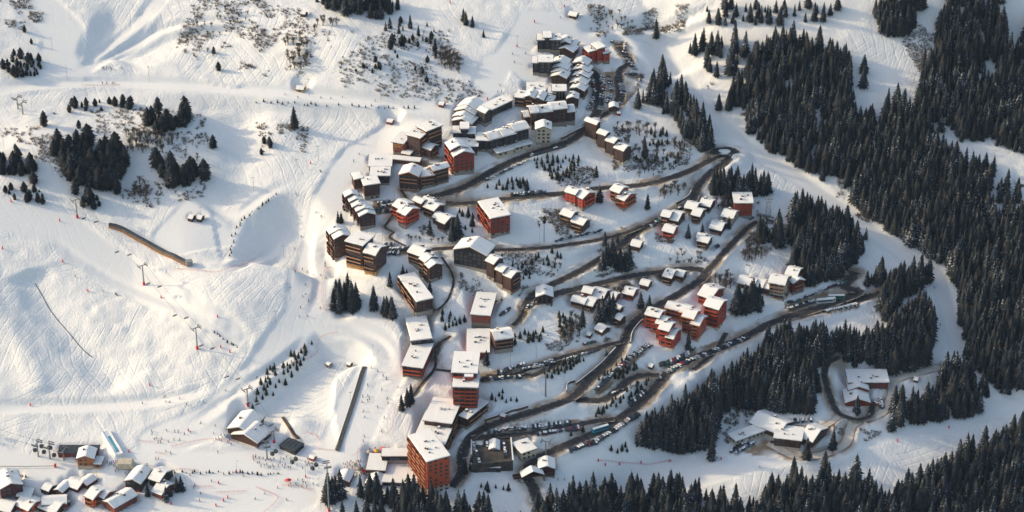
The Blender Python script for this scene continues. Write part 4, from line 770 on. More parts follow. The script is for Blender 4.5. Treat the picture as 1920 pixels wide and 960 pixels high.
for zi, (poly, n, hr, lab) in enumerate(PZ):
    for (x, y, z) in scatter(poly, n, 2.4, 300+zi, gap=True): pine_at(x, y, z, random.uniform(*hr)*random.choice((.45, .7, 1, 1, 1.1)), lab, lab.replace('pine', 'pines', 1))
for px, py, h, lab in ((83, 236, 13, 'broad single pine left of the knoll'), (400, 277, 11, 'lone oval pine right of the knoll'), (148, 240, 7, 'round pine above the dense stand'), (410, 132, 8, 'lone pine on the upper scrub slope'), (401, 100, 6, 'small lone pine above the scrub slope'), (59, 82, 5, 'lone little pine on the far left piste edge'), (46, 60, 6, 'pine among rocks on the far left')):
    pine_at(*at(px, py)[0], h, lab, None)
# saplings
GZ = [([(1180, 245), (1290, 255), (1290, 310), (1190, 305)], 26, 'young spruce sapling on the bushy slope below the ridge spruces'), ([(1010, 470), (1062, 478), (1045, 508), (1000, 490)], 9, 'sapling on the bank above the upper road'), ([(860, 395), (895, 405), (885, 445), (850, 440)], 9, 'dark sapling left of the brick-red slab'), ([(820, 590), (870, 580), (880, 610), (830, 620)], 12, 'sapling beside the lane left of the narrow red block'), ([(940, 480), (1010, 490), (990, 530), (950, 520)], 10, 'sapling on open snow right of the wide dark gable'), ([(1000, 300), (1085, 290), (1090, 320), (1050, 345), (1005, 320)], 46, 'planted sapling on the slope below the village road'), ([(905, 735), (960, 735), (985, 755), (910, 760)], 8, 'sapling in the loose row above the tower road'), ([(1025, 715), (1090, 685), (1100, 672), (1060, 680), (1020, 700)], 34, 'sapling on the bank above the main road'), ([(1140, 660), (1200, 690), (1215, 700), (1160, 712), (1120, 715)], 30, 'sapling between the two car-lined roads'), ([(1150, 740), (1220, 712), (1225, 722), (1150, 772), (1110, 785)], 30, 'sapling on the strip inside the link road bend'), ([(965, 628), (1020, 615), (1025, 640), (965, 645)], 14, 'sapling below the timber chapel'), ([(1040, 585), (1075, 600), (1070, 640), (1045, 620)], 16, 'sapling on the slope right of the chapel'), ([(900, 905), (960, 910), (950, 925), (905, 925)], 7, 'sapling below the parking deck'), ([(1065, 822), (1110, 808), (1120, 800), (1080, 802)], 9, 'sapling beside the lower car park'), ([(480, 190), (780, 202), (780, 206), (480, 196)], 24, 'tiny sapling along the long traverse edge'), ([(900, 352), (985, 335), (985, 352), (930, 358)], 16, 'sapling beside the village road bend'), ([(1145, 835), (1180, 838), (1175, 852), (1140, 850)], 5, 'sapling on the snow bank below the lower road'), ([(495, 700), (585, 640), (590, 660), (520, 740), (470, 770)], 40, 'sapling beside the netted edge of the shaded hollow')]
for zi, (poly, n, lab) in enumerate(GZ):
    for (x, y, z) in scatter(poly, n, 2.2, 500+zi): o = place('fir_sapling', random.choice(SAP), None, (x, y, z-.1), random.uniform(0, 6.28), random.uniform(.7, 1.35)*(.5 if 'tiny' in lab else 1)); tag(o, lab, 'sapling', lab.replace('sapling', 'saplings', 1))
def line(pts, n):
    P = np.array(pts, float); d = np.r_[0, np.cumsum(np.hypot(*np.diff(P, axis=0).T))]; t = np.linspace(0, d[-1], n); return np.column_stack([np.interp(t, d, P[:, 0]), np.interp(t, d, P[:, 1])])
for pts, n, lab in (([(331, 886), (412, 887)], 10, 'small fir in the straight row marking the slalom finish'), ([(430, 887), (525, 890)], 16, 'small fir in the row in front of the restaurant'), ([(430, 480), (440, 430), (470, 400), (520, 365)], 26, 'sapling along the edge of the beginner plateau'), ([(400, 626), (445, 652)], 8, 'sapling in the short row below the chairlift tower'), ([(20, 890), (48, 897)], 5, 'little fir behind the large dark house')):
    for x, y, z in at(*line(pts, n).T): o = place('fir_sapling', random.choice(SAP), None, (x+random.uniform(-1.2, 1.2), y+random.uniform(-1.2, 1.2), z-.1), random.uniform(0, 6.28), random.uniform(.25, .65)); tag(o, lab, 'sapling', lab.split(' ', 1)[0]+' conifers '+lab.split(' ', 2)[2])
# bare trees
BZ = [([(1200, 300), (1290, 320), (1230, 335), (1190, 330)], 14, 'bare shrub on the slope above the upper road loop'), ([(860, 470), (930, 475), (920, 490), (870, 485)], 6, 'bare shrub behind the wide dark gable'), ([(760, 445), (840, 450), (850, 462), (780, 458)], 8, 'bare shrub on open snow below the bright red chalet'), ([(1060, 590), (1090, 605), (1085, 640), (1062, 628)], 10, 'bare tree on the slope below the dark two-roofed chalet'), ([(1270, 465), (1320, 480), (1300, 500), (1250, 490)], 12, 'bare shrub on the slope above the lower hairpin'), ([(1000, 400), (1060, 405), (1070, 440), (1010, 445)], 10, 'bare shrub around the phone mast'), ([(1395, 730), (1440, 790), (1400, 800), (1370, 780)], 10, 'bare shrub above the depot garages'), ([(1095, 40), (1125, 20), (1190, 30), (1200, 50), (1140, 60), (1110, 62)], 26, 'bare bush in the brown thicket at the top of the upper piste'), ([(530, 70), (575, 70), (575, 130), (540, 135)], 26, 'bare tree in the thicket left of the bare upper slope'), ([(820, 90), (860, 110), (862, 138), (830, 132)], 24, 'bare tree in the brown thicket beside the top piste'), ([(590, 35), (645, 45), (640, 62), (590, 60)], 9, 'bare tree below the top edge spruces'), ([(250, 340), (280, 350), (280, 385), (245, 375)], 14, 'pale bare tree at the foot of the knoll'), ([(230, 250), (330, 260), (310, 290), (240, 285)], 34, 'bare tree between the pine stands of the knoll'), ([(280, 330), (350, 215), (385, 330), (380, 360), (300, 372)], 34, 'bare shrub on the right side of the knoll'), ([(1150, 230), (1230, 240), (1290, 290), (1270, 320), (1200, 300), (1160, 262)], 34, 'bare tree on the wooded slope below the upper car park'), ([(1230, 360), (1290, 345), (1285, 365), (1240, 375)], 14, 'bare tree inside the hairpin'), ([(1330, 530), (1365, 510), (1375, 540), (1340, 550)], 12, 'bare tree beside the lower hairpin'), ([(1335, 378), (1375, 380), (1370, 400), (1340, 395)], 10, 'bare tree left of the tall warehouse'), ([(1365, 465), (1400, 450), (1450, 480), (1400, 500)], 18, 'bare tree right of the chalet road'), ([(1680, 760), (1710, 765), (1700, 790), (1680, 800)], 12, 'bare brown tree beside the snow track'), ([(1140, 548), (1190, 540), (1195, 556), (1150, 560)], 8, 'bare tree above the brown chalet'), ([(1030, 480), (1060, 490), (1050, 515), (1030, 505)], 6, 'bare bush above the upper road'), ([(400, 20), (450, 15), (500, 60), (420, 70), (400, 110), (340, 85), (350, 60)], 34, 'bare shrub on the upper left scrub slope'), ([(1060, 620), (1075, 610), (1075, 635)], 4, 'bare bush beside the footpath saplings'), ([(1060, 335), (1085, 330), (1082, 345)], 2, 'bare tree at the end of the sapling slope')]
for zi, (poly, n, lab) in enumerate(BZ):
    for (x, y, z) in scatter(poly, n, 2.0, 700+zi):
        k = random.uniform(.6, 1.15)*(.6 if 'shrub' in lab or 'bush' in lab else 1); t = tag(place('bare_tree', random.choice(BARE), None, (x, y, z), random.uniform(0, 6.28), k), lab, 'tree', lab.replace('bare tree', 'bare trees').replace('bare bush', 'bare bushes').replace('bare shrub', 'bare shrubs'))
# low scrub and stones (too many to count)
SC = [([(0, 0), (80, 0), (80, 40), (60, 60), (10, 50)], 130), ([(330, 0), (480, 0), (500, 60), (480, 130), (400, 130), (330, 90), (350, 30)], 420), ([(480, 0), (600, 30), (580, 140), (500, 160), (480, 90)], 260), ([(600, 60), (860, 60), (870, 140), (930, 200), (800, 190), (640, 170)], 420), ([(100, 210), (380, 200), (400, 300), (380, 370), (280, 390), (100, 330)], 520), ([(1100, 10), (1290, 10), (1280, 60), (1120, 70)], 420), ([(1150, 240), (1300, 250), (1290, 320), (1150, 320)], 330), ([(1000, 390), (1160, 400), (1200, 420), (1060, 450)], 200), ([(1400, 440), (1480, 420), (1480, 500), (1400, 500)], 220), ([(1560, 250), (1640, 200), (1630, 330), (1560, 380)], 200), ([(1760, 20), (1730, 150), (1690, 80)], 120), ([(1380, 730), (1440, 790), (1380, 840), (1340, 820)], 120), ([(1600, 370), (1640, 380), (1630, 420), (1590, 400)], 120), ([(480, 230), (580, 240), (570, 300), (490, 290)], 150), ([(0, 230), (100, 240), (130, 320), (70, 300), (0, 270)], 160), ([(1230, 440), (1300, 460), (1290, 500), (1220, 490)], 120), ([(940, 470), (1060, 480), (1040, 520), (960, 510)], 90), ([(1560, 800), (1660, 810), (1600, 840)], 60), ([(850, 385), (900, 390), (900, 460), (800, 455), (760, 440)], 130), ([(860, 500), (990, 540), (960, 570), (860, 560)], 110), ([(1060, 615), (1160, 640), (1060, 660), (950, 650)], 160), ([(1040, 485), (1120, 470), (1260, 450), (1330, 490), (1200, 510), (1060, 530)], 300), ([(1000, 310), (1180, 320), (1190, 345), (1000, 350)], 180), ([(1340, 380), (1480, 380), (1460, 420), (1420, 420)], 160), ([(1300, 140), (1420, 200), (1560, 250), (1560, 330), (1400, 240)], 200)]
Vs, Fs, off = [], [], 0; Rv, Rf, ro_ = [], [], 0
for zi, (poly, n) in enumerate(SC):
    for (x, y, z) in scatter(poly, n*2, 1.1, 900+zi, 2, 4):
        if vnoise(np.array([x]), np.array([y]), 13, 77)[0]+.4*vnoise(np.array([x]), np.array([y]), 4, 78)[0] < .04: continue
        if random.random() < .2:
            k = random.uniform(.35, 1.0); v = np.array([(1, 0, 0), (-1, .1, 0), (0, 1, .05), (.1, -1, 0), (0, .1, .9), (0, 0, -.5)])*k*np.random.default_rng(ro_).uniform(.6, 1.3, (6, 3))+[x, y, z]
            Rv.append(v); Rf.append(np.array([(0, 2, 4), (2, 1, 4), (1, 3, 4), (3, 0, 4), (2, 0, 5), (1, 2, 5), (3, 1, 5), (0, 3, 5)])+ro_); ro_ += 6
        else:
            hh = random.uniform(.6, 2.4)
            for _ in range(random.randint(18, 34)):
                a = random.uniform(0, 6.28); r0 = random.uniform(0, .5); r1 = r0+random.uniform(.2, 1.0)*hh; bx_, by_ = x+math.cos(a)*r0, y+math.sin(a)*r0; w_ = .07
                tx, ty, tz = x+math.cos(a)*r1, y+math.sin(a)*r1, z+hh*random.uniform(.4, 1)
                Vs.append(np.array([(bx_-w_*math.sin(a), by_+w_*math.cos(a), z-.1), (bx_+w_*math.sin(a), by_-w_*math.cos(a), z-.1), (tx+w_, ty, tz), (tx-w_*.5, ty+w_, tz)])); Fs.append(np.array([(0, 1, 2), (0, 2, 3)])+off); off += 4
o = place('scrub', npmesh('scrub', np.vstack(Vs), np.vstack(Fs), [M['twig']])); o['kind'] = 'stuff'; tag(o, 'low leafless scrub poking through the snow', 'scrub')
o = place('stones', npmesh('stones', np.vstack(Rv), np.vstack(Rf), [M['rock']])); o['kind'] = 'stuff'; tag(o, 'dark stones scattered on the snowy slopes', 'stones')
# ------------------------------------------------------------------ vehicles
def paint(name, c): 
    m = mat(name, c, .3, .12, .5); return m
CARC = [('black', (.015, .016, .018)), ('dark grey', (.05, .055, .06)), ('dark blue', (.02, .04, .09)), ('silver', (.38, .39, .40)), ('white', (.62, .62, .60)), ('red', (.30, .02, .02)), ('green', (.03, .16, .10))]
def car_mesh(m):
    q = MB(); L_, W_ = 2.15, .86
    prof = [(-L_, .35), (L_, .35), (L_+.05, .62), (L_-.1, .86), (.95, .95), (.35, 1.42), (-1.35, 1.46), (-1.95, .98), (-L_-.05, .85)]
    n = len(prof); vs = []
    for s_, f in ((-1, 1), (1, 1)):
        for x, z in prof: vs.append((x, s_*(W_ if z < 1.2 else W_*.80), z))
    q.add(vs, [(i, (i+1) % n, n+(i+1) % n, n+i) for i in range(n)]+[tuple(range(n))[::-1], tuple(range(n, 2*n))]); return q.mesh('car', [m])
def glass_mesh():
    q = MB()
    for s_ in (-1, 1): q.add([(-1.6, s_*.87, 1.0), (.75, s_*.87, 1.0), (.3, s_*.735, 1.37), (-1.3, s_*.735, 1.38)], [(0, 1, 2, 3)])
    q.add([(.93, -.74, 1.0), (.93, .74, 1.0), (.41, .66, 1.4), (.41, -.66, 1.4)], [(0, 1, 2, 3)]); q.add([(-1.96, -.72, 1.04), (-1.96, .72, 1.04), (-1.42, .66, 1.43), (-1.42, -.66, 1.43)], [(0, 1, 2, 3)])
    return q.mesh('windows', [M['glass']])
def wheel_mesh(r=.33):
    q = MB(); q.tube((0, -.12, 0), (0, .12, 0), r, r, 10); return q.mesh('wheel', [M['black']])
CARM = {n: car_mesh(paint('paint_'+n.replace(' ', '_'), c)) for n, c in CARC}; GLM = glass_mesh(); WHM = wheel_mesh()
q = MB(); q.box(-1.3, .32, -.66, .66, 1.46, 1.66, 0, .12); q.box(.98, 2.0, -.7, .7, .93, 1.03, 0, .1); SNC = q.mesh('snow_layer', [M['snow']])
def car(x, y, z, rz, colour, lab, grp, snowy):
    e = .9; c_, s_ = math.cos(rz), math.sin(rz); zf = ground(x+c_*1.4, y+s_*1.4); zr = ground(x-c_*1.4, y-s_*1.4); zz = max(z, (zf+zr)/2)
    o = tag(place('parked_car', CARM[colour], None, (x, y, zz+.12), rz), lab, 'car', grp); o.rotation_euler = (0, -math.atan2(zf-zr, 2.8) if abs(zf-zr) < 1.5 else 0, rz)
    place('windows', GLM, o)
    for wx in (-1.35, 1.35):
        for wy in (-.78, .78): place('wheel', WHM, o, (wx, wy, .33))
    if snowy: place('snow_layer', SNC, o)
CR = [([(1128, 148), (1133, 160)], 4, 0, 'in the upper car park, left rank'), ([(1126, 170), (1128, 205)], 0, 0, ''), ([(1130, 146), (1136, 165), (1130, 172)], 0, 0, ''),
 ([(1128, 146), (1131, 170)], 7, 90, 'in the first rank of the upper car park'), ([(1140, 146), (1146, 170)], 7, 90, 'in the second rank of the upper car park'), ([(1127, 180), (1125, 206)], 7, 90, 'in the lower first rank of the upper car park'), ([(1143, 178), (1139, 194)], 5, 90, 'in the lower second rank of the upper car park'), ([(1160, 146), (1168, 172), (1162, 195)], 12, 90, 'in the outer rank of the upper car park'), ([(1108, 145), (1115, 170), (1113, 185), (1103, 205)], 13, 30, 'under the curved gable row'), ([(1172, 140), (1205, 141), (1194, 160)], 7, 20, 'in the rightmost bay of the upper car park'), ([(1170, 100), (1178, 115), (1190, 130)], 6, 60, 'beside the narrow top car park lane'), ([(1150, 80), (1172, 84), (1170, 92)], 6, 10, 'at the very top of the upper car park'),
 ([(1000, 292), (1055, 276)], 12, 0, 'along the village road below the lodge'), ([(915, 338), (990, 302)], 10, 0, 'along the lower side of the village road'), ([(960, 366), (1020, 360)], 12, 70, 'in the row along the terrace road'), ([(712, 388), (737, 385)], 9, 70, 'in the small car park by the dark red row, front rank'), ([(710, 382), (735, 379)], 6, 70, 'in the small car park by the dark red row, rear rank'), ([(705, 396), (740, 397)], 6, 70, 'at the lane end beside the bright red chalet'), ([(708, 462), (738, 458)], 8, 80, 'in the rear rank behind the tall balconied blocks'), ([(700, 468), (765, 468)], 15, 80, 'in the middle rank behind the tall balconied blocks'), ([(722, 476), (748, 475)], 6, 80, 'in the front rank behind the tall balconied blocks'),
 ([(1045, 452), (1100, 440), (1125, 434)], 11, 30, 'beside the terrace road below the dark stepped chalet'), ([(1222, 425), (1238, 412)], 5, 60, 'on the bend beside the twin-roofed chalet'), ([(1262, 398), (1292, 383)], 6, 20, 'along the upper road below the hairpin'), ([(1335, 468), (1346, 462)], 4, 60, 'beside the chalet road annex'),
 ([(1118, 732), (1150, 700), (1185, 668), (1218, 648)], 30, 100, 'in the long diagonal row beside the main road'), ([(1110, 672), (1160, 655)], 0, 0, ''), ([(1060, 676), (1120, 658)], 10, 20, 'along the bank of the loop lane'), ([(982, 694), (1036, 682)], 6, 10, 'inside the loop lane, front'), ([(995, 688), (1032, 678)], 5, 10, 'inside the loop lane, rear'), ([(935, 700), (982, 684)], 10, 60, 'in the row left of the loop lane'), ([(905, 712), (975, 708)], 14, 80, 'below the loop lane entrance'), ([(1025, 646), (1052, 640)], 0, 0, ''), ([(1098, 647), (1112, 643)], 3, 0, 'at the lay-by above the loop lane'),
 ([(1250, 698), (1290, 678), (1330, 662), (1400, 634)], 26, 100, 'in the long row on the outer side of the lower road'), ([(1238, 686), (1270, 674), (1290, 664)], 14, 60, 'on the inner side of the lower road below the red apartments'), ([(1294, 658), (1300, 655)], 2, 20, 'on the drive of the red apartment group'), ([(1150, 738), (1195, 722)], 5, 20, 'on the outer strip of the link road'),
 ([(918, 812), (960, 806), (1010, 800), (1068, 794)], 36, 75, 'in the upper rank of the lower car park'), ([(1008, 815), (1048, 810), (1085, 803)], 20, 75, 'in the lower rank of the lower car park'), ([(1070, 845), (1120, 828), (1160, 802), (1195, 778)], 30, 80, 'along the outer edge of the lower road'), ([(1180, 760), (1210, 735)], 7, 60, 'on the lower road lay-by under the link road'), ([(990, 880), (975, 900)], 3, 60, 'beside the lower road under the lift station'),
 ([(1380, 850), (1412, 832)], 9, 30, 'in the rank in front of the depot garages, outer'), ([(1372, 846), (1402, 828)], 7, 30, 'in the rank in front of the depot garages, inner'), ([(1392, 812), (1408, 804)], 4, 30, 'on the depot garage roof'), ([(1466, 792), (1520, 788)], 8, 80, 'on the snowy shelf above the depot'), ([(1450, 831), (1462, 836)], 2, 30, 'in the depot yard'),
 ([(1474, 568), (1495, 566)], 5, 20, 'below the cream and red block'), ([(1500, 562), (1540, 546), (1585, 530)], 20, 30, 'in the upper row of the bus parking'), ([(1478, 580), (1525, 566)], 14, 60, 'in the middle row of the bus parking'), ([(1550, 585), (1605, 572)], 14, 100, 'snowed-in along the lower edge of the bus parking'), ([(1642, 757), (1655, 765), (1650, 750)], 9, 20, 'among the snowed-in cars beside the red forest depot'), ([(888, 833), (890, 845)], 5, 0, 'on the left of the parking deck'), ([(912, 832), (914, 842)], 4, 0, 'in the middle of the parking deck'), ([(945, 836), (948, 868)], 7, 0, 'on the right of the parking deck'), ([(894, 858), (898, 878)], 5, 0, 'at the lower left of the parking deck'), ([(806, 646), (812, 640)], 4, 40, 'beside the dark-fronted flat block'), ([(940, 590), (955, 582)], 6, 20, 'behind the narrow red-fronted block'), ([(1008, 566), (990, 577)], 3, 20, 'at the foot of the timber chapel')]
ncar = 0; CARS = []
for ri, (pts, n, turn, lab) in enumerate(CR):
    if not n: continue
    Lp = line(pts, n); P = at(Lp[:, 0], Lp[:, 1]); d_ = np.gradient(P[:, :2], axis=0) if n > 1 else np.array([[1, 0]])
    for i, (x, y, z) in enumerate(P):
        if 'parking deck' in lab: z = DECKZ
        rz = math.atan2(d_[i][1], d_[i][0])+R(turn)+random.uniform(-.08, .08)
        col_ = random.choices([c[0] for c in CARC], (6, 6, 4, 3, 4, .8, .5))[0]; sn_ = random.random() < (1 if 'snowed' in lab else .4)
        CARS.append((x+random.uniform(-.3, .3), y+random.uniform(-.3, .3), z, rz, col_, ('snow-topped ' if sn_ else '')+col_+' car '+lab, 'cars '+lab, sn_))
CARS.sort(key=lambda c: project(*c[:3])[2])
for c in CARS[:300]: car(*c)
def tris(me):
    me.calc_loop_triangles(); f = np.zeros(len(me.loop_triangles)*3, np.int32); me.loop_triangles.foreach_get('vertices', f); v = np.zeros(len(me.vertices)*3, np.float32); me.vertices.foreach_get('co', v); return v.reshape(-1, 3), f.reshape(-1, 3)
parts = {n: tris(m) for n, m in CARM.items()}; gl = tris(GLM); sc_ = tris(SNC); cn = [c[0] for c in CARC]; Vs, Fs, Ms, off = [], [], [], 0
for x, y, z, rz, col_, lab, grp, sn_ in CARS[300:]:
    for (v, f), mi in ((parts[col_], cn.index(col_)), (gl, 7))+(((sc_, 8),) if sn_ else ()):
        c_, s_ = math.cos(rz), math.sin(rz); Vs.append(np.column_stack([v[:, 0]*c_-v[:, 1]*s_+x, v[:, 0]*s_+v[:, 1]*c_+y, v[:, 2]+z+.1])); Fs.append(f+off); off += len(v); Ms += [mi]*len(f)
if Vs:
    o = place('distant_parked_cars', npmesh('distant_parked_cars', np.vstack(Vs), np.vstack(Fs), [CARM[n].materials[0] for n in cn]+[M['glass'], M['snow']], Ms)); o['kind'] = 'stuff'; tag(o, 'smallest parked cars in the farther car parks', 'cars')
print('cars', len(CARS))
def bus(px, py, rz, m, lab, ln=11.5):
    p = at(px, py)[0]; t = thing('bus', lab, 'bus', tuple(p+[0, 0, .15]), rz); q = MB(); a = ln/2
    prof = [(-1.25, .4), (1.25, .4), (1.27, 1.9), (1.18, 2.9), (.9, 3.15), (-.9, 3.15), (-1.18, 2.9), (-1.27, 1.9)]; q.prism(prof, -a, a, 'x'); q.build('body', m, t)
    for s_ in (-1, 1): q = MB(); q.box(-a+.5, a-.5, min(s_*1.2, s_*1.31), max(s_*1.2, s_*1.31), 1.6, 2.7); q.build('side_windows', M['glass'], t)
    q = MB(); q.box(a-.02, a+.04, -1.05, 1.05, 1.3, 2.8); q.build('windscreen', M['glass'], t)
    wm_ = wheel_mesh(.5)
    for wx in (-a+2.2, a-2.4):
        for wy in (-1.12, 1.12): place('wheel', wm_, t, (wx, wy, .5))
    q = MB(); q.box(-a+.2, a-.2, -.95, .95, 3.15, 3.35, 0, .15); q.build('snow_layer', M['snow'], t)
teal = paint('teal_bus_paint', (.03, .26, .36)); white = paint('white_bus_paint', (.6, .6, .57)); dgreen = paint('green_bus_paint', (.05, .20, .14))
bus(1126, 808, R(28), teal, 'bright teal bus on the lower road'); bus(1546, 568, R(8), white, 'white coach at the front of the bus parking'); bus(1568, 561, R(2), dgreen, 'dark green and white coach behind the white one')
bus(1558, 566, R(6), white, 'short white minibus between the two coaches', 6)
# ------------------------------------------------------------------ people
def person_mesh(name, jacket, trouser, pose):
    me = bpy.data.meshes.new(name+'_sk'); sk = pose == 'ski'; b = .18 if sk else .05
    hip = Vector((0, 0, .92-(.12 if sk else 0))); V_ = [hip, hip+Vector((b*.5, 0, .28)), hip+Vector((b, 0, .52)), hip+Vector((b+.05, 0, .66)), hip+Vector((b+.07, 0, .80))]
    E_ = [(0, 1), (1, 2), (2, 3), (3, 4)]; rr = [.15, .16, .17, .07, .12]
    for s_ in (-1, 1):
        k = len(V_); st = .12*s_ if pose == 'walk' else 0
        V_ += [hip+Vector((0, .11*s_, -.08)), Vector((.14 if sk else .06+st, .13*s_, .47)), Vector((-.04+st, .13*s_, .09)), Vector((.14+st, .14*s_, .05))]; E_ += [(0, k), (k, k+1), (k+1, k+2), (k+2, k+3)]; rr += [.12, .085, .07, .06]
        k = len(V_); V_ += [V_[2]+Vector((0, .21*s_, -.02)), V_[2]+Vector((.05, .29*s_, -.28)), V_[2]+Vector((.28 if sk else .12, .30*s_, -.44))]; E_ += [(2, k), (k, k+1), (k+1, k+2)]; rr += [.085, .07, .055]
    me.from_pydata([tuple(v) for v in V_], E_, []); o = bpy.data.objects.new(name, me); COL.objects.link(o); md = o.modifiers.new('s', 'SKIN'); o.modifiers.new('d', 'SUBSURF').levels = 1
    for i, r_ in enumerate(rr): me.skin_vertices[0].data[i].radius = (r_, r_)
    me.skin_vertices[0].data[0].use_root = True; dg = bpy.context.evaluated_depsgraph_get(); out = bpy.data.meshes.new_from_object(o.evaluated_get(dg)); bpy.data.objects.remove(o); out.name = name; out.materials.clear()
    for m in (jacket, trouser, M['skin'], M['black']): out.materials.append(m)
    for p in out.polygons:
        z = p.center.z; hz = hip.z+.66; p.material_index = 1 if z < hip.z+.02 else 0 if z < hz else (3 if z > hz+.14 else 2); p.use_smooth = True
    return out
JK = [('red', (.45, .03, .03)), ('blue', (.04, .12, .35)), ('black', (.03, .03, .035)), ('yellow', (.5, .33, .04)), ('teal', (.03, .25, .28))]
tr = mat('ski_trousers', (.04, .04, .05), .8, .3, 2); PM = {}
for n_, c_ in JK:
    jm = mat('jacket_'+n_, c_, .8, .1, 2)
    for ps in ('ski', 'walk'): PM[n_, ps] = person_mesh('person', jm, tr, ps)
q = MB(); q.box(-.85, .8, -.045, .045, .0, .03); q.add([(.8, -.045, 0), (.8, .045, 0), (.8, .045, .03), (.8, -.045, .03), (.98, -.03, .1), (.98, .03, .1), (.98, .03, .13), (.98, -.03, .13)], [(4, 5, 6, 7), (0, 1, 5, 4), (1, 2, 6, 5), (2, 3, 7, 6), (3, 0, 4, 7)]); SKI = q.mesh('ski', [M['black']])
def person(px, py, pose, where, grp):
    x, y, z = at(px, py)[0]; n_ = random.choice(JK)[0]; act = 'skier gliding' if pose == 'ski' else 'person standing'
    o = tag(place('person', PM[n_, pose], None, (x, y, z+.02), random.uniform(0, 6.28), 1.12), f'{act} in {n_} jacket {where}', 'person', grp)
    if pose == 'ski':
        for s_ in (-.13, .13): place('ski', SKI, o, (0, s_, 0))
SK = [([(193, 128), (195, 130), (200, 127), (207, 128), (209, 131), (227, 128)], 'on the upper left junction'), ([(192, 157), (200, 157), (211, 157), (214, 157)], 'on the traverse at the upper left'), ([(535, 178), (559, 184), (602, 184), (620, 185), (642, 183), (703, 190)], 'on the long traverse'), ([(674, 290), (663, 303), (600, 321), (602, 323), (555, 365)], 'on the piste beside the hotel'), ([(552, 508), (554, 511), (567, 506), (561, 594), (577, 594), (565, 445), (553, 467)], 'in the middle of the main piste'), ([(546, 679), (548, 681), (553, 678), (514, 684), (512, 700), (498, 708), (725, 711), (482, 709)], 'above the netted hollow'), ([(142, 520), (193, 547), (216, 552), (218, 553), (220, 554)], 'above the mogul field'), ([(267, 757), (311, 754), (318, 755), (350, 759), (382, 755), (308, 745), (337, 748), (423, 733)], 'on the lower left piste crossing'), ([(284, 809), (285, 814), (312, 808), (334, 810), (346, 815), (289, 824), (293, 822), (297, 830), (316, 829), (292, 861), (297, 861), (320, 851), (275, 872), (217, 884), (222, 883), (235, 888)], 'on the nursery slope left of the restaurant'), ([(690, 743), (689, 752), (716, 732), (726, 748), (708, 764), (681, 772), (746, 727), (725, 711), (681, 828)], 'on the nursery piste beside the conveyor'), ([(961, 102), (965, 117), (985, 101), (1050, 34)], 'on the top piste'), ([(1743, 505), (1746, 503), (1750, 504), (1763, 610), (1751, 540)], 'on the long right piste'), ([(1425, 877), (1058, 900), (1046, 900)], 'on the bottom piste'), ([(940, 172), (933, 173), (938, 161)], 'on the piste above the village')]
for pts, wh in SK:
    for px, py in pts: person(px, py, 'ski', wh, 'skiers '+wh)
for poly, n, wh, ps in (([(250, 800), (460, 790), (450, 850), (300, 870)], 12, 'on the wide nursery slope', 'ski'), ([(580, 380), (640, 380), (600, 600), (560, 600)], 14, 'coming down the main piste', 'ski'), ([(300, 890), (560, 890), (560, 940), (350, 940)], 12, 'around the slalom course', 'ski'), ([(690, 690), (740, 690), (720, 820), (660, 820)], 12, 'on the conveyor piste', 'ski'))+tuple((*a, 'walk') for a in (([(640, 870), (700, 858), (700, 885), (660, 900)], 44, 'in the crowd below the terrace'), ([(690, 845), (712, 840), (715, 852), (695, 858)], 14, 'on the terrace of the long bar'), ([(470, 855), (600, 862), (600, 880), (480, 878)], 45, 'between restaurant and chairlift'), ([(200, 868), (222, 866), (225, 876), (205, 876)], 14, 'queuing beside the orange chalet'), ([(400, 812), (440, 820), (430, 832), (400, 826)], 12, 'in front of the restaurant deck'), ([(530, 900), (590, 900), (600, 915), (540, 915)], 14, 'by the snow-garden huts'), ([(820, 765), (840, 758), (842, 762)], 3, 'behind the diagonal block'))):
    for (x, y, z) in scatter(poly, n, 1.0, 1200+n, .5):
        u_, v_, _ = project(x, y, z); person(u_, v_, ps, wh, 'people '+wh)
# ------------------------------------------------------------------ lifts
def tower(px, py, h, lab, az, arm=2.6, red=True):
    p = at(px, py)[0]; t = thing('chairlift_tower', lab, 'lift tower', tuple(p), az); q = MB(); q.tube((0, 0, -1), (0, 0, h), .55, .35, 10); q.build('mast', M['metal'], t)
    q = MB(); q.box(-.25, .25, -arm, arm, h-.5, h); q.build('crossarm', M['metal'], t)
    for s_ in (-1, 1):
        q = MB(); q.box(-2.2, 2.2, s_*arm-.18, s_*arm+.18, h-.9, h-.55); 
        for k in range(5): q.tube((-2+k, s_*arm-.1, h-.2), (-2+k, s_*arm+.1, h-.2), .26, n=8)
        q.build('sheave_train', M['darkmetal'], t); q = MB(); q.box(-2.2, 2.2, s_*(arm+.5)-.05, s_*(arm+.5)+.05, h+.1, h+.9); q.build('catwalk', M['metal'], t)
    if red: q = MB(); q.tube((0, 0, -.3), (0, 0, 2.0), .85, .85, 10); q.build('safety_pad', M['red_paint'], t)
    c_, s__ = math.cos(az), math.sin(az); return [np.array([p[0]-s__*k*arm, p[1]+c_*k*arm, p[2]+h]) for k in (-1, 1)]
def cable_line(name, lab, A, n, chairs, ctype, clab):
    t = thing(name, lab, 'lift cable', tuple(A[0][0])); o0 = A[0][0]
    for side in (0, 1):
        q = MB(); pos = []
        for k in range(len(A)-1):
            a, b = A[k][side], A[k+1][side]
            for i in range(12):
                f0, f1 = i/12, (i+1)/12; g = lambda f: a+(b-a)*f-np.array([0, 0, 1])*np.linalg.norm(b-a)*.10*f*(1-f); q.tube(g(f0)-o0, g(f1)-o0, .08, n=3); pos.append(g(f0))
        q.build('cable', M['darkmetal'], t)
        az = math.atan2(*(A[-1][side]-A[0][side])[[1, 0]])
        for i in range(chairs):
            c_ = pos[int((i+.35+.3*side)/chairs*len(pos))]; hang(c_, az, ctype, clab)
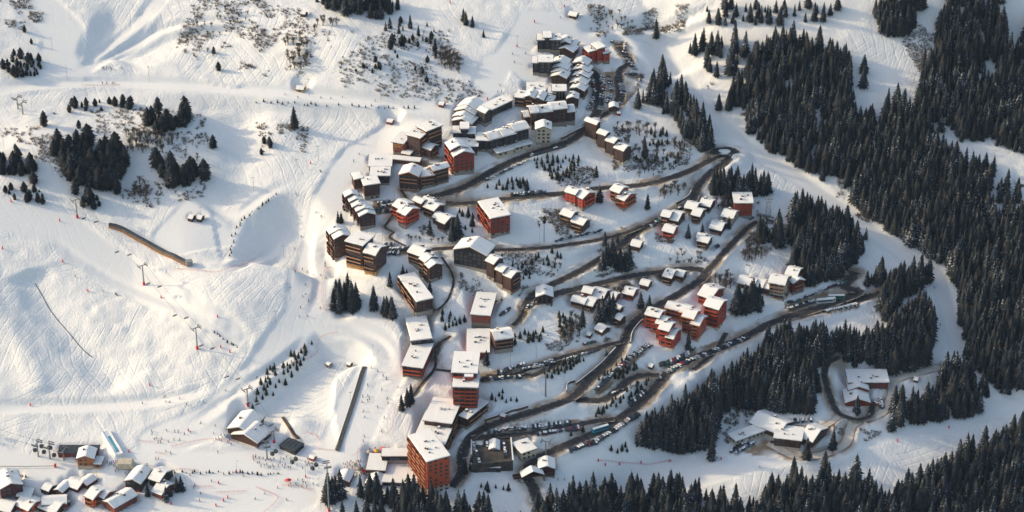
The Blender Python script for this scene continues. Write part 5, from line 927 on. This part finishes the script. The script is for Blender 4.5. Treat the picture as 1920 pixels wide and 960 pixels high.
def hang(c_, az, kind, lab):
    t = thing('gondola_cabin' if kind == 'g' else 'lift_chair', lab, 'gondola' if kind == 'g' else 'chair lift', tuple(c_-np.array([0, 0, 4.6])), az, lab.replace('chair', 'chairs').replace('cabin', 'cabins')); q = MB(); q.tube((0, 0, 2.2 if kind == 'g' else .9), (0, 0, 4.6), .07, n=5); q.build('hanger', M['metal'], t)
    if kind == 'g':
        q = MB(); q.prism([(-1, .2), (-.7, 0), (.7, 0), (1, .2), (1.05, 1.2), (.8, 2.1), (-.8, 2.1), (-1.05, 1.2)], -.95, .95, 'x'); q.build('cabin', M['darkmetal'], t); q = MB(); q.box(-.7, .7, -1.08, 1.08, .9, 1.6); q.build('window', M['glass'], t)
    else:
        q = MB(); q.box(-.35, .35, -1.5, 1.5, 0, .12); q.box(.3, .42, -1.5, 1.5, .1, .8); q.build('seat', M['darkmetal'], t); q = MB(); q.box(-.1, .1, -1.55, 1.55, .85, 1.0); q.tube((-.3, -1.5, .4), (.3, -1.5, .8), .05, n=4); q.tube((-.3, 1.5, .4), (.3, 1.5, .8), .05, n=4); q.build('frame', M['metal'], t)
pts = at([145, 270, 370, 465, 516], [408, 534, 654, 761, 830]); az = math.atan2(pts[-1][1]-pts[0][1], pts[-1][0]-pts[0][0])
A = [tower(*a, az) for a in ((145, 408, 14, 'chairlift tower at the foot of the wooded knoll'), (270, 534, 15, 'chairlift tower with red base below the covered conveyor'), (370, 654, 16, 'tall chairlift tower at the right end of the mogul field'), (465, 761, 13, 'chairlift tower above the restaurant'), (514, 830, 9, 'last chairlift tower before the station'))]
cable_line('chairlift_cable', 'pair of chairlift cables across the left slope', A, 0, 8, 'c', 'empty chair on the chairlift across the left slope')
az2 = math.atan2(*(at(200, 300)[0]-at(35, 204)[0])[[1, 0]])
A = [tower(34, 204, 9, 'left of the two lift towers at the upper left edge', az2, red=False), tower(43, 214, 9, 'right of the two lift towers at the upper left edge', az2, red=False), ]
pts = at([-60, 72, 94, 150], [800, 856, 860, 862]); az3 = math.atan2(pts[2][1]-pts[0][1], pts[2][0]-pts[0][0])
A = [tower(-90, 800, 10, 'gondola tower outside the left edge', az3, red=False), tower(72, 856, 10, 'left gondola tower before the seamed-roof station', az3, red=False), tower(94, 860, 10, 'right gondola tower before the seamed-roof station', az3, red=False), tower(120, 862, 7, 'short gondola tower under the station roof', az3, red=False)]
cable_line('gondola_cable', 'gondola cables rising to the left edge', A, 0, 4, 'g', 'dark gondola cabin left of the seamed-roof station')
az4 = R(15)
A = [tower(501, 861, 11, 'slim gondola tower in front of the restaurant', az4, red=False), tower(617, 958, 34, 'very tall gondola tower with green-grey mast at the bottom', az4, red=True)]
cable_line('gondola_cable', 'gondola cables above the crowded base area', A, 0, 3, 'g', 'round gondola cabin above the crowded base area')
A = [tower(1023, 862, 14, 'cable tower behind the rounded lift station', R(75), red=False), tower(1023, 743, 22, 'tall plain mast on the snow above the tower road', R(75), 1.2, False)]
# poles: lamp posts, drag lift poles
def pole(px, py, h, lab, r=.11, red=False, lamp=True, grp=None):
    p = at(px, py)[0]; t = thing('lamp_post' if lamp else 'lift_pole', lab, 'pole', tuple(p), random.uniform(0, 6), grp); q = MB(); q.tube((0, 0, -.5), (0, 0, h), r, r*.6, 6); q.build('post', M['metal'], t)
    if lamp: q = MB(); q.tube((0, 0, h), (1.1, 0, h+.2), .06, n=5); q.box(.8, 1.5, -.15, .15, h+.12, h+.3); q.build('lamp_head', M['darkmetal'], t)
    else: q = MB(); q.box(-.1, .1, -1.1, 1.1, h-.25, h); q.build('crossbar', M['metal'], t)
    if red: q = MB(); q.tube((0, 0, 0), (0, 0, 1.8), .35, .35, 8); q.build('safety_pad', M['red_paint'], t)
for px, py, h, lab in ((132, 37, 10, 'upper drag-lift pole at the top left'), (98, 92, 10, 'drag-lift pole on the far left piste'), (126, 148, 11, 'drag-lift pole above the left junction'), (280, 153, 12, 'drag-lift pole at the traverse start'), (417, 157, 11, 'drag-lift pole at the end of the left junction'), (580, 180, 13, 'thin pole beside the yellow hut'), (714, 187, 13, 'thin pole on the middle traverse'), (597, 300, 11, 'thin pole on the piste edge below the knoll'), (689, 258, 10, 'thin pole near the red-brown hut'), (557, 313, 6, 'T-shaped pole at the piste edge'), (377, 408, 8, 'thin pole behind the beginner huts'), (476, 357, 10, 'thin pole in the shaded trough'), (545, 563, 10, 'thin pole beside the shaded knoll'), (517, 605, 9, 'thin pole at the piste fork'), (532, 480, 8, 'thin pole above the shaded knoll'), (700, 667, 8, 'thin pole at the conveyor top'), (658, 765, 12, 'thin pole beside the dark conveyor'), (970, 88, 9, 'thin red-footed pole on the upper village piste')): pole(px, py, h, lab, .12, False, False)
LP = [(1012, 455, 'below the brick-red slab'), (1235, 388, 'beside the upper road'), (1330, 300, 'at the hairpin'), (1130, 530, 'above the hairpin road'), (1220, 515, 'at the hairpin road middle'), (1075, 540, 'near the road fork'), (1006, 672, 'above the loop lane'), (957, 688, 'left of the loop lane'), (1120, 642, 'above the lay-by'), (830, 690, 'beside the quiet lane'), (1180, 698, 'among the saplings'), (1020, 800, 'above the lower car park'), (1360, 648, 'below the red apartments'), (1420, 620, 'near the spruce clump'), (740, 378, 'by the small car park'), (718, 455, 'behind the balconied blocks'), (1058, 715, 'on the bank above the main road'), (444, 888, 'with red foot by the fir row'), (573, 895, 'with red foot by the chairlift'), (671, 866, 'at the crowd'), (350, 920, 'at the slalom finish'), (182, 898, 'by the flag stand')]
for px, py, lab in LP: pole(px, py, 9, 'slim lamp post '+lab, .1, 'red foot' in lab)
p = at(1440, 402)[0]; t = thing('lattice_pylon', 'lattice power pylon right of the tall warehouse', 'pylon', tuple(p)); hs = 13
for sx, sy in ((-1, -1), (1, -1), (1, 1), (-1, 1)): q = MB(); q.tube((sx*2, sy*2, -1), (sx*.5, sy*.5, hs), .12, n=4); q.build('leg', M['metal'], t)
q = MB()
for k in range(6):
    z0, z1 = hs*k/6, hs*(k+1)/6; r0, r1 = 2-1.5*k/6, 2-1.5*(k+1)/6
    for sg in (-1, 1): q.tube((-r0, sg*r0, z0), (r1, sg*r1, z1), .07, n=3); q.tube((r0, sg*r0, z0), (-r1, sg*r1, z1), .07, n=3); q.tube((sg*r0, -r0, z0), (sg*r1, r1, z1), .07, n=3)
q.build('bracing', M['metal'], t); q = MB(); q.box(-3, 3, -.2, .2, hs-1, hs-.7); q.box(-2.2, 2.2, -.2, .2, hs-3.4, hs-3.1); q.build('crossarm', M['metal'], t)
p = at(1020, 454)[0]; t = thing('antenna_mast', 'phone mast with a round tree-like top on open snow', 'mast', tuple(p)); q = MB(); q.tube((0, 0, -1), (0, 0, 17), .3, .2, 8); q.build('mast', M['metal'], t)
v, f = conifer(6, 1.9, 8, 10, rn, 'pine'); place('foliage_top', npmesh('foliage_top', v+[0, 0, 15], f, [M['pine']]), t)
# piste markers, nets
for i, (px, py, lab) in enumerate([(118, 492, 'below the left edge piste'), (165, 547, 'above the mogul field'), (302, 559, 'below the red-based chairlift tower'), (408, 595, 'on the main piste left edge'), (414, 652, 'nearer the tall chairlift tower'), (431, 661, 'by the saplings below the tall chairlift tower'), (281, 723, 'below the mogul field'), (57, 761, 'on the lower left traverse'), (112, 415, 'left of the covered conveyor'), (5, 467, 'at the left picture edge'), (21, 379, 'at the foot of the left pines'), (242, 848, 'right of the white ramp'), (353, 808, 'at the sapling corner of the nursery slope'), (844, 6, 'at the top edge of the upper piste'), (1002, 42, 'on the top piste left side'), (1058, 13, 'on the top piste right side'), (969, 88, 'above the village on the piste'), (914, 187, 'at the piste junction above the village'), (410, 907, 'upper one of the slalom course'), (427, 934, 'in the middle of the slalom course'), (419, 940, 'left one of the slalom course'), (405, 949, 'lowest of the slalom course'), (321, 946, 'beside the lower left firs'), (1122, 865, 'left one on the bottom piste'), (1135, 873, 'larger one on the bottom piste'), (1256, 866, 'right one on the bottom piste'), (1352, 862, 'beside the single spruce'), (1560, 851, 'right of the depot hall'), (1682, 828, 'on the lower right piste'), (1779, 803, 'on the far lower right piste'), (1162, 872, 'small one on the bottom piste'), (1202, 869, 'middle one on the bottom piste'), (582, 307, 'dark one on the piste edge')]):
    p = at(px, py)[0]; t = thing('piste_marker', 'red padded piste marker '+lab, 'marker', tuple(p)); q = MB(); q.tube((0, 0, -.3), (0, 0, 2.6), .05, n=5); q.build('pole', M['metal'], t); q = MB(); q.tube((0, 0, .1), (0, 0, 1.9), .42, .36, 9); q.build('pad', M['red_paint'], t)
def net(pts, lab, h=1.3, posts=2.5):
    P = at([a[0] for a in pts], [a[1] for a in pts]); S = spline(P[:, :2], posts); z = sample(H, S[:, 0], S[:, 1]); o0 = np.array([*S[0], z[0]]); t = thing('safety_net', lab, 'net', tuple(o0)); q = MB(); k = MB()
    for i in range(len(S)):
        x, y, zz = S[i][0]-o0[0], S[i][1]-o0[1], z[i]-o0[2]; k.tube((x, y, zz-.2), (x, y, zz+h+.4), .045, n=4)
        if i+1 < len(S):
            x2, y2, z2 = S[i+1][0]-o0[0], S[i+1][1]-o0[1], z[i+1]-o0[2]
            for a, b in ((.45, .52), (.9, 1.0)): q.add([(x, y, zz+a*h), (x2, y2, z2+a*h), (x2, y2, z2+b*h), (x, y, zz+b*h), (x+.03, y+.03, zz+a*h), (x2+.03, y2+.03, z2+a*h), (x2+.03, y2+.03, z2+b*h), (x+.03, y+.03, zz+b*h)], [(0, 1, 2, 3), (7, 6, 5, 4), (0, 4, 5, 1), (3, 2, 6, 7)])
    q.build('mesh', M['net'], t); k.build('posts', M['red_paint'], t)['kind'] = 'stuff'
for pts, lab in (([(622, 503), (608, 510), (603, 540), (603, 565), (610, 582), (614, 584)], 'red safety net round the hollow left of the spruce clump'), ([(633, 625), (610, 630), (597, 640), (595, 662), (570, 678), (540, 690)], 'orange net along the rim of the shaded knoll'), ([(328, 506), (370, 508), (410, 511), (450, 500), (480, 488)], 'orange net along the lower rim of the beginner plateau'), ([(742, 762), (739, 780), (736, 800), (724, 818)], 'red net beside the nursery piste right edge'), ([(684, 836), (672, 850), (660, 856)], 'orange net curving to the terrace crowd'), ([(598, 844), (628, 847)], 'red padded net at the conveyor foot'), ([(575, 812), (592, 818), (600, 828), (600, 842)], 'red net round the chairlift conveyor'), ([(260, 828), (290, 831)], 'short red net on the nursery slope'), ([(322, 839), (350, 832), (390, 826), (440, 830)], 'red net leading to the restaurant'), ([(292, 850), (312, 854)], 'short curved red net beside the air cushion'), ([(330, 883), (372, 884)], 'red net behind the finish firs'), ([(530, 911), (560, 914), (585, 922)], 'red net below the snow-garden huts'), ([(480, 915), (508, 926), (522, 935), (510, 950), (495, 962)], 'red net curving to the bottom edge'), ([(405, 925), (462, 923)], 'straight red net across the slalom course'), ([(358, 914), (400, 914)], 'thin red net left of the slalom course'), ([(155, 162), (225, 162)], 'faint orange net on the upper left traverse'), ([(1120, 866), (1260, 865)], 'thin red rope line along the bottom piste')): net(pts, lab)
# parasols and stalls at the terrace
for i, (px, py, m_, lab) in enumerate(((700, 856, 'red_paint', 'red parasol on the bar terrace'), (718, 846, 'red_paint', 'tall red banner parasol by the bar'), (684, 888, 'red_paint', 'red parasol left of the flat restaurant'), (692, 852, 'cream', 'cream parasol on the bar terrace'), (706, 850, 'yellow', 'yellow parasol on the bar terrace'), (676, 884, 'rail', 'brown parasol in the crowd'), (664, 876, 'cream', 'cream parasol at the crowd edge'), (541, 905, 'red_paint', 'red parasol by the snow-garden huts'))):
    p = at(px, py)[0]; t = thing('parasol', lab, 'parasol', tuple(p)); q = MB(); q.tube((0, 0, 0), (0, 0, 2.7), .05, n=5); q.build('pole', M['metal'], t); q = MB(); q.tube((0, 0, 2.1), (0, 0, 2.9), 1.9, .06, 8); q.build('canopy', M[m_], t)
# stream in the left gully
t_, S3 = ribbon_thing('stream', 'stream', 'stream', [(66, 532), (82, 560), (100, 590), (130, 625), (155, 655), (173, 671)], 1, None, 3)
for k_ in ('label', 'category'): del t_[k_]
t_['kind'] = 'structure'; strip(S3, [(-.2, -.1), (-.2, .06), (.2, .06), (.2, -.1)], 'water', mat('stream_water', (.03, .03, .03), .2, .3, .5), t_)
# ------------------------------------------------------------------ single out things that share a label by their place
ORD = ['leftmost', 'second from the left', 'third from the left', 'fourth from the left', 'fifth from the left', 'sixth from the left', 'seventh from the left', 'eighth from the left', 'ninth from the left', 'tenth from the left']
by = {}
for o in bpy.data.objects:
    if o.parent is None and 'label' in o and o.get('kind') is None: by.setdefault(o['label'], []).append(o)
for lab, os_ in by.items():
    if len(os_) < 2: continue
    os_.sort(key=lambda o: project(*o.location)[0]); n = len(os_)
    for i, o in enumerate(os_):
        sfx = ORD[i] if i < min(n-1, len(ORD)) else 'rightmost' if i == n-1 else None if i < n-6 else ['second', 'third', 'fourth', 'fifth', 'sixth'][n-2-i]+' from the right' if n > 10 else None
        if sfx and len((lab+' '+sfx).split()) <= 16: o['label'] = lab+', '+sfx
# ------------------------------------------------------------------ thin winter haze
zlo, zhi = float(H.min())-1.5, max(float(H.max())+40, CAM[2]+25)
q = MB(); q.box(XS[0]-30, XS[-1]+30, min(YS[0], CAM[1])-30, YS[-1]+30, zlo, zhi)
hm = bpy.data.materials.new('thin_haze'); hm.use_nodes = True; hn = hm.node_tree; hn.nodes.remove(hn.nodes['Principled BSDF']); pv = hn.nodes.new('ShaderNodeVolumePrincipled')
pv.inputs['Color'].default_value = (.55, .76, 1, 1); pv.inputs['Density'].default_value = .000014; pv.inputs['Anisotropy'].default_value = 0.0
hn.links.new(pv.outputs[0], hn.nodes['Material Output'].inputs['Volume'])
hz_ = q.build('haze', hm); hz_['kind'] = 'stuff'; tag(hz_, 'thin bluish winter haze over the whole hillside', 'haze')
